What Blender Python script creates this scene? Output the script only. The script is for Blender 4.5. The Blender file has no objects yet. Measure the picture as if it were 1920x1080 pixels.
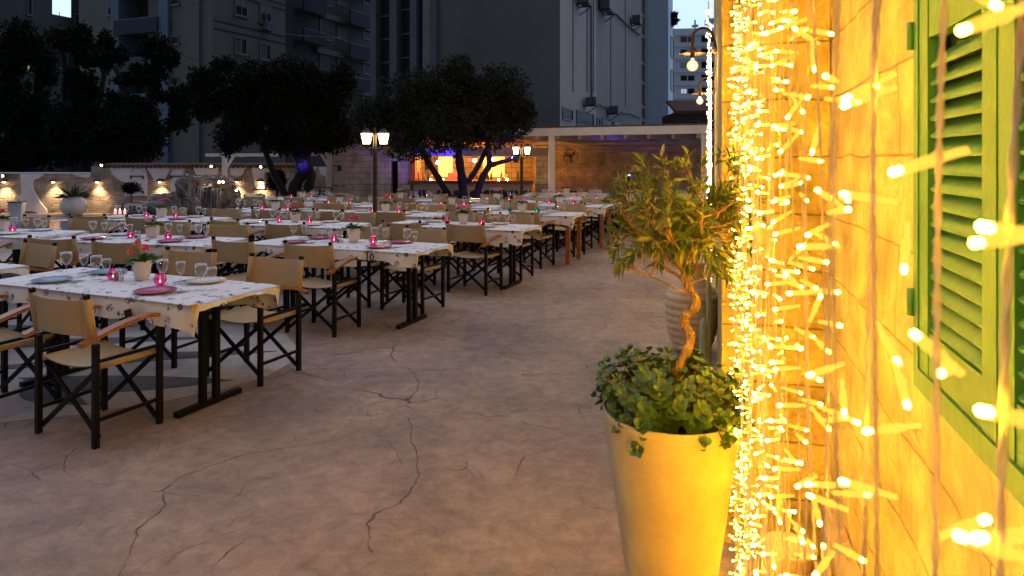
import bpy, math, random
from mathutils import Vector, Matrix, noise
R = math.radians
S = bpy.context.scene
col = S.collection
rnd = random.Random(7)
F, HY, CH = 1300.0, 298.0, 1.6     # focal length in photo pixels, horizon row, eye height

# ---------------------------------------------------------------- camera
cd = bpy.data.cameras.new('camera'); cam = bpy.data.objects.new('camera', cd); col.objects.link(cam)
cam.location = (0, 0, CH); cam.rotation_euler = (R(90), 0, 0)
cd.sensor_width = 36; cd.lens = F/1920*36; cd.shift_y = (HY-540)/1920
cd.clip_start = 0.02; cd.clip_end = 2000
cd.dof.use_dof = True; cd.dof.focus_distance = 4.2; cd.dof.aperture_fstop = 13
S.camera = cam

# ---------------------------------------------------------------- world: dusk sky, bright ahead of the camera, dark behind
w = bpy.data.worlds.new('World'); S.world = w; w.use_nodes = True
nt = w.node_tree; nt.nodes.clear()
wo = nt.nodes.new('ShaderNodeOutputWorld'); bg = nt.nodes.new('ShaderNodeBackground')
sky = nt.nodes.new('ShaderNodeTexSky'); sky.sky_type = 'NISHITA'; sky.sun_disc = False
sky.sun_elevation = R(4); sky.sun_rotation = R(-35); sky.altitude = 50; sky.dust_density = .3; sky.ozone_density = 3.0
tc = nt.nodes.new('ShaderNodeTexCoord'); sx = nt.nodes.new('ShaderNodeSeparateXYZ')
mr = nt.nodes.new('ShaderNodeMapRange'); mr.inputs[1].default_value = -.7; mr.inputs[2].default_value = .55
mr.inputs[3].default_value = .12; mr.inputs[4].default_value = 1.0; mr.clamp = True
nt.links.new(tc.outputs['Generated'], sx.inputs[0]); nt.links.new(sx.outputs[1], mr.inputs[0])
mz = nt.nodes.new('ShaderNodeMapRange'); mz.inputs[1].default_value = 0; mz.inputs[2].default_value = .8
nt.links.new(sx.outputs[2], mz.inputs[0])
grad = nt.nodes.new('ShaderNodeMix'); grad.data_type = 'RGBA'
grad.inputs[6].default_value = (.42, .62, .90, 1); grad.inputs[7].default_value = (.74, .80, 1.06, 1)
nt.links.new(mz.outputs[0], grad.inputs[0])
mul = nt.nodes.new('ShaderNodeMix'); mul.data_type = 'RGBA'; mul.blend_type = 'MULTIPLY'; mul.inputs[0].default_value = 1
nt.links.new(grad.outputs[2], mul.inputs[6]); nt.links.new(mr.outputs[0], mul.inputs[7])
# a little of the physical sky in the tone of the dusk gradient
add = nt.nodes.new('ShaderNodeMix'); add.data_type = 'RGBA'; add.blend_type = 'ADD'; add.inputs[0].default_value = .02
nt.links.new(mul.outputs[2], add.inputs[6]); nt.links.new(sky.outputs[0], add.inputs[7])
nt.links.new(add.outputs[2], bg.inputs[0]); bg.inputs[1].default_value = 1.0
nt.links.new(bg.outputs[0], wo.inputs[0])

S.view_settings.view_transform = 'Standard'; S.view_settings.look = 'None'
S.view_settings.exposure = 0.45; S.view_settings.gamma = 1
S.render.engine = 'CYCLES'
c = S.cycles
c.use_denoising = True; c.max_bounces = 6; c.diffuse_bounces = 3; c.glossy_bounces = 3; c.transmission_bounces = 4
c.transparent_max_bounces = 24; c.caustics_reflective = False; c.caustics_refractive = False
c.sample_clamp_indirect = 4; c.sample_clamp_direct = 0; c.use_light_tree = True

# ---------------------------------------------------------------- helpers
def W(px, py, Y):
    return Vector(((px-960)/F*Y, Y, CH-(py-HY)*Y/F))
def G(px, py, z=0):
    Y = (CH-z)*F/(py-HY)
    return Vector(((px-960)/F*Y, Y, z))

def nodes_of(m):
    m.use_nodes = True
    return m.node_tree, m.node_tree.nodes['Principled BSDF']
def mat(name, colr, rough=.7, var=0.0, scale=6, bump=0.0, bscale=40, metal=0, spec=.5, col2=None, detail=6, stretch=None):
    m = bpy.data.materials.new(name); t, b = nodes_of(m)
    b.inputs['Base Color'].default_value = (*colr, 1); b.inputs['Roughness'].default_value = rough
    b.inputs['Metallic'].default_value = metal; b.inputs['Specular IOR Level'].default_value = spec
    N = t.nodes; L = t.links
    if var or col2 or bump:
        co = N.new('ShaderNodeTexCoord'); mp = N.new('ShaderNodeMapping')
        if stretch: mp.inputs['Scale'].default_value = stretch
        L.new(co.outputs['Object'], mp.inputs[0])
    if var or col2:
        n = N.new('ShaderNodeTexNoise'); n.inputs['Scale'].default_value = scale; n.inputs['Detail'].default_value = detail
        n.inputs['Roughness'].default_value = .65
        L.new(mp.outputs[0], n.inputs[0])
        mr = N.new('ShaderNodeMapRange'); mr.inputs[1].default_value = .3; mr.inputs[2].default_value = .7
        L.new(n.outputs[0], mr.inputs[0])
        mx = N.new('ShaderNodeMix'); mx.data_type = 'RGBA'
        c2 = col2 if col2 else tuple(max(0, x*(1-var)) for x in colr)
        c1 = colr if col2 else tuple(min(1, x*(1+var)) for x in colr)
        mx.inputs[6].default_value = (*c2, 1); mx.inputs[7].default_value = (*c1, 1)
        L.new(mr.outputs[0], mx.inputs[0]); L.new(mx.outputs[2], b.inputs['Base Color'])
    if bump:
        n2 = N.new('ShaderNodeTexNoise'); n2.inputs['Scale'].default_value = bscale; n2.inputs['Detail'].default_value = 5
        L.new(mp.outputs[0], n2.inputs[0])
        bp = N.new('ShaderNodeBump'); bp.inputs['Strength'].default_value = bump; bp.inputs['Distance'].default_value = .02
        L.new(n2.outputs[0], bp.inputs['Height']); L.new(bp.outputs[0], b.inputs['Normal'])
    return m
def emit(name, colr, s):
    m = bpy.data.materials.new(name); t, b = nodes_of(m)
    b.inputs['Base Color'].default_value = (*[min(1, x) for x in colr], 1)
    b.inputs['Emission Color'].default_value = (*colr, 1); b.inputs['Emission Strength'].default_value = s
    return m

class MB:
    def __init__(s): s.v = []; s.f = []; s.mi = []; s.cur = 0
    def add(s, vs, fs):
        o = len(s.v); s.v += [tuple(v) for v in vs]
        for f in fs: s.f.append([i+o for i in f]); s.mi.append(s.cur)
    def box(s, x0, x1, y0, y1, z0, z1, M=None):
        vs = [Vector((x, y, z)) for z in (z0, z1) for y in (y0, y1) for x in (x0, x1)]
        if M: vs = [M @ v for v in vs]
        s.add(vs, [(0, 2, 3, 1), (4, 5, 7, 6), (0, 1, 5, 4), (2, 6, 7, 3), (0, 4, 6, 2), (1, 3, 7, 5)])
        return s
    def bar(s, a, b, w, h, up=(0, 0, 1)):
        a = Vector(a); b = Vector(b); d = (b-a).normalized(); u = Vector(up)
        if abs(d.dot(u)) > .98: u = Vector((0, 1, 0))
        r = d.cross(u).normalized(); u = r.cross(d).normalized()
        vs = []
        for p in (a, b):
            for i, j in ((-1, -1), (1, -1), (1, 1), (-1, 1)): vs.append(p + r*i*w/2 + u*j*h/2)
        s.add(vs, [(0, 1, 2, 3)[::-1], (4, 5, 6, 7), (0, 4, 5, 1)[::-1], (1, 5, 6, 2)[::-1], (2, 6, 7, 3)[::-1], (3, 7, 4, 0)[::-1]])
        return s
    def tube(s, pts, rad, n=8, cap=True):
        pts = [Vector(p) for p in pts]
        if not isinstance(rad, (list, tuple)): rad = [rad]*len(pts)
        vs = []; prev = None
        for i, p in enumerate(pts):
            d = (pts[min(i+1, len(pts)-1)]-pts[max(i-1, 0)]).normalized()
            if prev is None:
                a = Vector((1, 0, 0)) if abs(d.x) < .8 else Vector((0, 1, 0))
                u = d.cross(a).normalized()
            else: u = (prev - d*prev.dot(d)).normalized()
            prev = u; v = d.cross(u)
            for k in range(n):
                t = 2*math.pi*k/n
                vs.append(p + (u*math.cos(t)+v*math.sin(t))*rad[i])
        fs = []
        for i in range(len(pts)-1):
            for k in range(n):
                a = i*n+k; b = i*n+(k+1) % n
                fs.append((a, b, b+n, a+n))
        if cap: fs.append(tuple(range(n))[::-1]); fs.append(tuple(range((len(pts)-1)*n, len(pts)*n)))
        s.add(vs, fs); return s
    def lathe(s, prof, n=20, c=(0, 0, 0), sx=1, sy=1):
        vs = []; fs = []
        for r, z in prof:
            for k in range(n):
                t = 2*math.pi*k/n
                vs.append((c[0]+r*math.cos(t)*sx, c[1]+r*math.sin(t)*sy, c[2]+z))
        for i in range(len(prof)-1):
            for k in range(n):
                a = i*n+k; b = i*n+(k+1) % n
                fs.append((a, b, b+n, a+n))
        if prof[0][0] > 1e-4: fs.append(tuple(range(n))[::-1])
        if prof[-1][0] > 1e-4: fs.append(tuple(range((len(prof)-1)*n, len(prof)*n)))
        s.add(vs, fs); return s
    def sphere(s, c, r, n=8, m=6, sz=1):
        return s.lathe([(max(1e-5, r*math.sin(math.pi*i/m)), -r*sz*math.cos(math.pi*i/m)) for i in range(m+1)], n, c)
    def poly(s, pts, d):                     # flat outline with thickness d (a vector)
        n = len(pts); pts = [Vector(p) for p in pts]; d = Vector(d)
        s.add(pts+[p+d for p in pts], [tuple(range(n)), tuple(range(n, 2*n))[::-1]]+[(i, (i+1) % n, (i+1) % n+n, i+n) for i in range(n)])
        return s
    def leaf(s, p, d, nrm, L, wd, fold=.15, droop=0.0):
        d = d.normalized(); side = d.cross(nrm)
        if side.length < 1e-4: side = d.cross(Vector((1, .2, .1)))
        side.normalize(); up = side.cross(d)
        m = p+d*L*.5 - Vector((0, 0, droop*L*.3)); e = p+d*L - Vector((0, 0, droop*L))
        a = p+d*L*.25; b = p+d*L*.75 - Vector((0, 0, droop*L*.6))
        f = up*wd*fold
        s.add([p, a+side*wd*.38+f, m+side*wd*.5+f, b+side*wd*.33+f, e, b-side*wd*.33+f, m-side*wd*.5+f, a-side*wd*.38+f, m],
              [(0, 1, 8), (1, 2, 8), (2, 3, 8), (3, 4, 8), (4, 5, 8), (5, 6, 8), (6, 7, 8), (7, 0, 8)])
    def build(s, name, mats, parent=None, smooth=False, loc=None, kind=None, label=None):
        me = bpy.data.meshes.new(name); me.from_pydata(s.v, [], s.f)
        if not isinstance(mats, (list, tuple)): mats = [mats]
        for m in mats: me.materials.append(m)
        if len(mats) > 1: me.polygons.foreach_set('material_index', s.mi)
        if smooth: me.polygons.foreach_set('use_smooth', [True]*len(me.polygons))
        me.update()
        o = bpy.data.objects.new(name, me); col.objects.link(o)
        if parent: o.parent = parent
        if loc: o.location = loc
        if kind: o['kind'] = kind
        if label: o['label'] = label
        return o
def tag(o, label, cat, group=None):
    o['label'] = label; o['category'] = cat
    if group: o['group'] = group
    return o
def empty(name, loc=(0, 0, 0), rz=0, label=None, cat=None, group=None):
    o = bpy.data.objects.new(name, None); col.objects.link(o); o.location = loc; o.rotation_euler = (0, 0, rz); o.empty_display_size = .1
    if label: tag(o, label, cat, group)
    return o
kids = {}
def copy_tree(o, parent=None):
    n = o.copy(); col.objects.link(n); n.parent = parent
    for ch in list(o.children): copy_tree(ch, n)
    return n
def place(proto, used, loc, rz, label, group=None, sc=1):
    o = proto if not used[0] else copy_tree(proto)
    used[0] = True
    o.location = loc; o.rotation_euler = (0, 0, rz); o.scale = (sc, sc, sc); o['label'] = label
    if group: o['group'] = group
    return o

# ---------------------------------------------------------------- materials
black = mat('black_paint', (.0045, .0045, .005), .5, var=.3, scale=30, spec=.18)
def brick_mat(name, c1, c2, cm, bw, bh, mort=.012, bump=.6, axis='xz', rough=.9, off=.5, warp=.02, vs=3):
    m = bpy.data.materials.new(name); t, b = nodes_of(m); N = t.nodes; L = t.links
    co = N.new('ShaderNodeTexCoord'); sp = N.new('ShaderNodeSeparateXYZ'); cb = N.new('ShaderNodeCombineXYZ')
    L.new(co.outputs['Object'], sp.inputs[0])
    if axis == 'xz': L.new(sp.outputs[0], cb.inputs[0]); L.new(sp.outputs[2], cb.inputs[1])
    elif axis == 'yz': L.new(sp.outputs[1], cb.inputs[0]); L.new(sp.outputs[2], cb.inputs[1])
    else: L.new(sp.outputs[0], cb.inputs[0]); L.new(sp.outputs[1], cb.inputs[1])
    nz = N.new('ShaderNodeTexNoise'); nz.inputs['Scale'].default_value = 4; nz.inputs['Detail'].default_value = 4
    L.new(co.outputs['Object'], nz.inputs[0])
    va = N.new('ShaderNodeVectorMath'); va.operation = 'MULTIPLY_ADD'
    va.inputs[1].default_value = (warp, warp, 0); L.new(nz.outputs['Color'], va.inputs[0]); L.new(cb.outputs[0], va.inputs[2])
    br = N.new('ShaderNodeTexBrick'); L.new(va.outputs[0], br.inputs[0])
    br.inputs['Scale'].default_value = 1; br.inputs['Brick Width'].default_value = bw; br.inputs['Row Height'].default_value = bh
    br.inputs['Mortar Size'].default_value = mort; br.inputs['Mortar Smooth'].default_value = .3; br.offset = off
    br.inputs['Color1'].default_value = (*c1, 1); br.inputs['Color2'].default_value = (*c2, 1); br.inputs['Mortar'].default_value = (*cm, 1)
    n2 = N.new('ShaderNodeTexNoise'); n2.inputs['Scale'].default_value = vs; n2.inputs['Detail'].default_value = 8; L.new(co.outputs['Object'], n2.inputs[0])
    mr = N.new('ShaderNodeMapRange'); mr.inputs[1].default_value = .3; mr.inputs[2].default_value = .7; mr.inputs[3].default_value = .5; mr.inputs[4].default_value = 1.2
    L.new(n2.outputs[0], mr.inputs[0])
    mx = N.new('ShaderNodeMix'); mx.data_type = 'RGBA'; mx.blend_type = 'MULTIPLY'; mx.inputs[0].default_value = 1
    L.new(br.outputs[0], mx.inputs[6]); L.new(mr.outputs[0], mx.inputs[7]); L.new(mx.outputs[2], b.inputs['Base Color'])
    n3 = N.new('ShaderNodeTexNoise'); n3.inputs['Scale'].default_value = 25; n3.inputs['Detail'].default_value = 5; L.new(co.outputs['Object'], n3.inputs[0])
    sb = N.new('ShaderNodeMath'); sb.operation = 'SUBTRACT'; L.new(n3.outputs[0], sb.inputs[0]); L.new(br.outputs['Fac'], sb.inputs[1])
    bp = N.new('ShaderNodeBump'); bp.inputs['Strength'].default_value = bump; bp.inputs['Distance'].default_value = .02
    L.new(sb.outputs[0], bp.inputs['Height']); L.new(bp.outputs[0], b.inputs['Normal'])
    b.inputs['Roughness'].default_value = rough
    return m

# stamped concrete with broken hairline cracks
def ground_mat():
    m = bpy.data.materials.new('stamped_concrete'); t, b = nodes_of(m); N = t.nodes; L = t.links
    co = N.new('ShaderNodeTexCoord')
    def nz(sc, det=6, rough=.6, dist=0):
        n = N.new('ShaderNodeTexNoise'); n.inputs['Scale'].default_value = sc; n.inputs['Detail'].default_value = det
        n.inputs['Roughness'].default_value = rough; n.inputs['Distortion'].default_value = dist; L.new(co.outputs['Object'], n.inputs[0]); return n
    a = nz(.9, 8, .7, .6); cr = N.new('ShaderNodeValToRGB'); L.new(a.outputs[0], cr.inputs[0])
    e = cr.color_ramp.elements; e[0].position = .32; e[0].color = (.19, .150, .135, 1); e[1].position = .68; e[1].color = (.42, .305, .235, 1)
    e2 = cr.color_ramp.elements.new(.5); e2.color = (.32, .235, .18, 1)
    f = nz(9, 8, .75, .4); mr = N.new('ShaderNodeMapRange'); mr.inputs[1].default_value = .3; mr.inputs[2].default_value = .7; mr.inputs[3].default_value = .62; mr.inputs[4].default_value = 1.28
    L.new(f.outputs[0], mr.inputs[0])
    mx = N.new('ShaderNodeMix'); mx.data_type = 'RGBA'; mx.blend_type = 'MULTIPLY'; mx.inputs[0].default_value = 1
    L.new(cr.outputs[0], mx.inputs[6]); L.new(mr.outputs[0], mx.inputs[7])
    # warped cracks
    wv = nz(.9, 5, .5)
    va = N.new('ShaderNodeVectorMath'); va.operation = 'MULTIPLY_ADD'; va.inputs[1].default_value = (.95, .95, 0)
    L.new(wv.outputs['Color'], va.inputs[0]); L.new(co.outputs['Object'], va.inputs[2])
    def crack(scale, w0, w1, ns, lo, hi):
        v = N.new('ShaderNodeTexVoronoi'); v.feature = 'DISTANCE_TO_EDGE'; v.inputs['Scale'].default_value = scale; L.new(va.outputs[0], v.inputs[0])
        k = N.new('ShaderNodeMapRange'); k.inputs[1].default_value = w0; k.inputs[2].default_value = w1; k.inputs[3].default_value = 1; k.inputs[4].default_value = 0
        L.new(v.outputs['Distance'], k.inputs[0])
        mk = nz(ns, 3); q = N.new('ShaderNodeMapRange'); q.inputs[1].default_value = lo; q.inputs[2].default_value = hi; L.new(mk.outputs[0], q.inputs[0])
        p = N.new('ShaderNodeMath'); p.operation = 'MULTIPLY'; L.new(k.outputs[0], p.inputs[0]); L.new(q.outputs[0], p.inputs[1]); return p
    c1 = crack(.62, .0003, .0026, 1.7, .42, .56); c2 = crack(1.9, .0004, .0048, 2.6, .50, .64)
    s = N.new('ShaderNodeMath'); s.operation = 'MAXIMUM'; L.new(c1.outputs[0], s.inputs[0]); L.new(c2.outputs[0], s.inputs[1])
    m2 = N.new('ShaderNodeMix'); m2.data_type = 'RGBA'; L.new(s.outputs[0], m2.inputs[0]); L.new(mx.outputs[2], m2.inputs[6]); m2.inputs[7].default_value = (.10, .052, .03, 1)
    L.new(m2.outputs[2], b.inputs['Base Color'])
    g = nz(14, 8, .7, .5); bs = N.new('ShaderNodeMath'); bs.operation = 'SUBTRACT'; L.new(g.outputs[0], bs.inputs[0]); L.new(s.outputs[0], bs.inputs[1])
    bp = N.new('ShaderNodeBump'); bp.inputs['Strength'].default_value = .8; bp.inputs['Distance'].default_value = .03
    L.new(bs.outputs[0], bp.inputs['Height']); L.new(bp.outputs[0], b.inputs['Normal'])
    b.inputs['Roughness'].default_value = .62
    return m
def cloth_mat(name='printed_cloth', dens=.60):
    m = bpy.data.materials.new(name); t, b = nodes_of(m); N = t.nodes; L = t.links
    co = N.new('ShaderNodeTexCoord')
    v = N.new('ShaderNodeTexVoronoi'); v.inputs['Scale'].default_value = 13; L.new(co.outputs['Object'], v.inputs[0])
    n = N.new('ShaderNodeTexNoise'); n.inputs['Scale'].default_value = 48; n.inputs['Detail'].default_value = 3; n.inputs['Distortion'].default_value = 1.5; L.new(co.outputs['Object'], n.inputs[0])
    k = N.new('ShaderNodeMath'); k.operation = 'LESS_THAN'; k.inputs[1].default_value = .36; L.new(v.outputs['Distance'], k.inputs[0])
    sx = N.new('ShaderNodeSeparateColor'); L.new(v.outputs['Color'], sx.inputs[0])
    gt = N.new('ShaderNodeMath'); gt.operation = 'GREATER_THAN'; gt.inputs[1].default_value = .35; L.new(sx.outputs[0], gt.inputs[0])
    st = N.new('ShaderNodeMapRange'); st.inputs[1].default_value = .48; st.inputs[2].default_value = .53; L.new(n.outputs[0], st.inputs[0])
    p1 = N.new('ShaderNodeMath'); p1.operation = 'MULTIPLY'; L.new(k.outputs[0], p1.inputs[0]); L.new(gt.outputs[0], p1.inputs[1])
    p2 = N.new('ShaderNodeMath'); p2.operation = 'MULTIPLY'; L.new(p1.outputs[0], p2.inputs[0]); L.new(st.outputs[0], p2.inputs[1])
    mx = N.new('ShaderNodeMix'); mx.data_type = 'RGBA'; L.new(p2.outputs[0], mx.inputs[0])
    mx.inputs[6].default_value = (.78, .74, .72, 1); mx.inputs[7].default_value = (.10, .09, .11, 1)
    L.new(mx.outputs[2], b.inputs['Base Color']); b.inputs['Roughness'].default_value = .85
    n2 = N.new('ShaderNodeTexNoise'); n2.inputs['Scale'].default_value = 9; L.new(co.outputs['Object'], n2.inputs[0])
    bp = N.new('ShaderNodeBump'); bp.inputs['Strength'].default_value = .35; bp.inputs['Distance'].default_value = .02; L.new(n2.outputs[0], bp.inputs['Height']); L.new(bp.outputs[0], b.inputs['Normal'])
    return m
def weave_mat(name, c1, c2):
    m = bpy.data.materials.new(name); t, b = nodes_of(m); N = t.nodes; L = t.links
    co = N.new('ShaderNodeTexCoord')
    ws = []
    for ax in ('X', 'Z'):
        wv = N.new('ShaderNodeTexWave'); wv.bands_direction = ax; wv.inputs['Scale'].default_value = 120; wv.inputs['Distortion'].default_value = .2
        L.new(co.outputs['Object'], wv.inputs[0]); ws.append(wv)
    mu = N.new('ShaderNodeMath'); mu.operation = 'MULTIPLY'; L.new(ws[0].outputs['Fac'], mu.inputs[0]); L.new(ws[1].outputs['Fac'], mu.inputs[1])
    n = N.new('ShaderNodeTexNoise'); n.inputs['Scale'].default_value = 6; L.new(co.outputs['Object'], n.inputs[0])
    ad = N.new('ShaderNodeMath'); ad.operation = 'MULTIPLY_ADD'; ad.inputs[1].default_value = .9; L.new(n.outputs[0], ad.inputs[0]); L.new(mu.outputs[0], ad.inputs[2])
    mr = N.new('ShaderNodeMapRange'); mr.inputs[1].default_value = .2; mr.inputs[2].default_value = 1.2; L.new(ad.outputs[0], mr.inputs[0])
    mx = N.new('ShaderNodeMix'); mx.data_type = 'RGBA'; L.new(mr.outputs[0], mx.inputs[0]); mx.inputs[6].default_value = (*c2, 1); mx.inputs[7].default_value = (*c1, 1)
    L.new(mx.outputs[2], b.inputs['Base Color']); b.inputs['Roughness'].default_value = .9
    bp = N.new('ShaderNodeBump'); bp.inputs['Strength'].default_value = .5; bp.inputs['Distance'].default_value = .004; L.new(mu.outputs[0], bp.inputs['Height']); L.new(bp.outputs[0], b.inputs['Normal'])
    return m
def glass_mat(name, tint=(1, 1, 1), edge=(.9, .9, .9), a=.06):
    m = bpy.data.materials.new(name); m.use_nodes = True; t = m.node_tree; N = t.nodes; L = t.links; N.clear()
    o = N.new('ShaderNodeOutputMaterial'); tr = N.new('ShaderNodeBsdfTransparent'); gl = N.new('ShaderNodeBsdfGlossy'); lw = N.new('ShaderNodeLayerWeight')
    tr.inputs[0].default_value = (*tint, 1); gl.inputs[0].default_value = (*edge, 1); gl.inputs['Roughness'].default_value = .04
    lw.inputs[0].default_value = .35
    mr = N.new('ShaderNodeMapRange'); mr.inputs[3].default_value = a; mr.inputs[4].default_value = .5; L.new(lw.outputs['Facing'], mr.inputs[0])
    mx = N.new('ShaderNodeMixShader'); L.new(mr.outputs[0], mx.inputs[0]); L.new(tr.outputs[0], mx.inputs[1]); L.new(gl.outputs[0], mx.inputs[2]); L.new(mx.outputs[0], o.inputs[0])
    return m
def leaf_mat(name, c1, c2, sc=8, trans=.35, rough=.5):
    m = mat(name, c1, rough, scale=sc, col2=c2, detail=3)
    t = m.node_tree; b = t.nodes['Principled BSDF']; o = t.nodes['Material Output']
    td = t.nodes.new('ShaderNodeBsdfTranslucent'); mx = t.nodes.new('ShaderNodeMixShader'); mx.inputs[0].default_value = trans
    src = b.inputs['Base Color'].links[0].from_socket; t.links.new(src, td.inputs[0])
    t.links.new(b.outputs[0], mx.inputs[1]); t.links.new(td.outputs[0], mx.inputs[2]); t.links.new(mx.outputs[0], o.inputs[0])
    return m

M_ground = ground_mat(); M_cloth = cloth_mat()
M_canvas = weave_mat('tan_canvas', (.62, .45, .25), (.43, .30, .155))
M_wcanvas = mat('white_canvas', (.7, .68, .68), .9, var=.1)
M_wood = mat('varnished_wood', (.42, .17, .05), .35, scale=5, col2=(.25, .09, .03), stretch=(18, 3, 3), bump=.1)
M_trunkw = mat('table_wood', (.36, .12, .04), .5, scale=5, col2=(.24, .08, .03), stretch=(8, 8, 2))
M_glass = glass_mat('clear_glass')
M_white = mat('white_paint', (.72, .70, .70), .6, var=.08, scale=4, bump=.1)
M_potw = mat('white_pot_glaze', (.74, .66, .64), .5, var=.06)
M_pink = mat('pink_glaze', (.42, .10, .20), .25, var=.1)
M_blue = mat('blue_grey_glaze', (.25, .33, .42), .25, var=.1)
M_cream = mat('cream_glaze', (.68, .66, .60), .25, var=.06)
M_steel = mat('steel', (.6, .6, .62), .25, metal=1)
M_iron = mat('dark_iron', (.012, .011, .010), .5, var=.2)
M_rust = mat('rusty_iron', (.16, .07, .03), .7, var=.4, scale=20)
M_gleaf = leaf_mat('pot_plant_leaf', (.08, .22, .035), (.03, .10, .02))
M_fl = {'coral': mat('coral_petal', (.80, .16, .14), .6, var=.25, scale=20), 'pink': mat('pink_petal', (.75, .12, .28), .6, var=.25, scale=20),
        'rose': mat('pale_pink_petal', (.80, .30, .42), .6, var=.25, scale=20), 'magenta': mat('magenta_petal', (.6, .05, .16), .6, var=.25, scale=20)}
M_dark = mat('black_print_and_shade', (.01, .01, .01), .9, var=.1)  # black of the lettering and card, also painted shade in the kiosk doorway
# ================================================================ SETTING: ground
g = MB()
g.add([(-90, -20, 0), (90, -20, 0), (90, 200, 0), (-90, 200, 0)], [(0, 1, 2, 3)])
g.build('ground', M_ground, kind='structure')
# painted mosaic mural under the front tables
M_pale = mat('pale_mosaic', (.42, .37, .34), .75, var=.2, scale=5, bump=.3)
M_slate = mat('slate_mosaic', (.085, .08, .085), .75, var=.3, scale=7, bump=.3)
def sheet(name, pts, m, z, kind='structure', th=.003):
    b = MB(); b.poly([(x, y, z) for x, y in pts], (0, 0, -th)); return b.build(name, m, kind=kind)
mp = [(-1.74, 5.4), (-1.80, 5.1), (-2.0, 4.82), (-2.3, 4.56), (-2.65, 4.36), (-3.1, 4.2), (-3.7, 4.2), (-4.6, 4.5), (-6, 5.2), (-7.5, 6.4), (-7.5, 7.8), (-5, 7.6), (-3.6, 7.0), (-2.6, 6.65), (-2.05, 6.3), (-1.78, 5.8)]
sheet('path', mp, M_pale, .004)
def lens(a, b, w, n=9, bend=0):
    a = Vector(a); b = Vector(b); d = b-a; s = Vector((-d.y, d.x)).normalized(); pts = []
    for i in range(n): t = i/(n-1); pts.append(a+d*t+s*(w*math.sin(math.pi*t)+bend*math.sin(math.pi*t)))
    for i in range(1, n-1): t = 1-i/(n-1); pts.append(a+d*t+s*(-w*math.sin(math.pi*t)*.6+bend*math.sin(math.pi*t)))
    return [(p.x, p.y) for p in pts]
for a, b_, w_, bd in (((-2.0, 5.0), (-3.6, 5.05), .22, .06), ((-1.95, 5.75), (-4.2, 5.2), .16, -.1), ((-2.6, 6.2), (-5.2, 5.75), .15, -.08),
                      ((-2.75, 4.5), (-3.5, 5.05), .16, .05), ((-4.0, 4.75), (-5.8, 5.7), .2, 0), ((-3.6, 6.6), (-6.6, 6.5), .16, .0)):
    sheet('pavement', lens(a, b_, w_, 9, bd), M_slate, .008)

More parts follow.
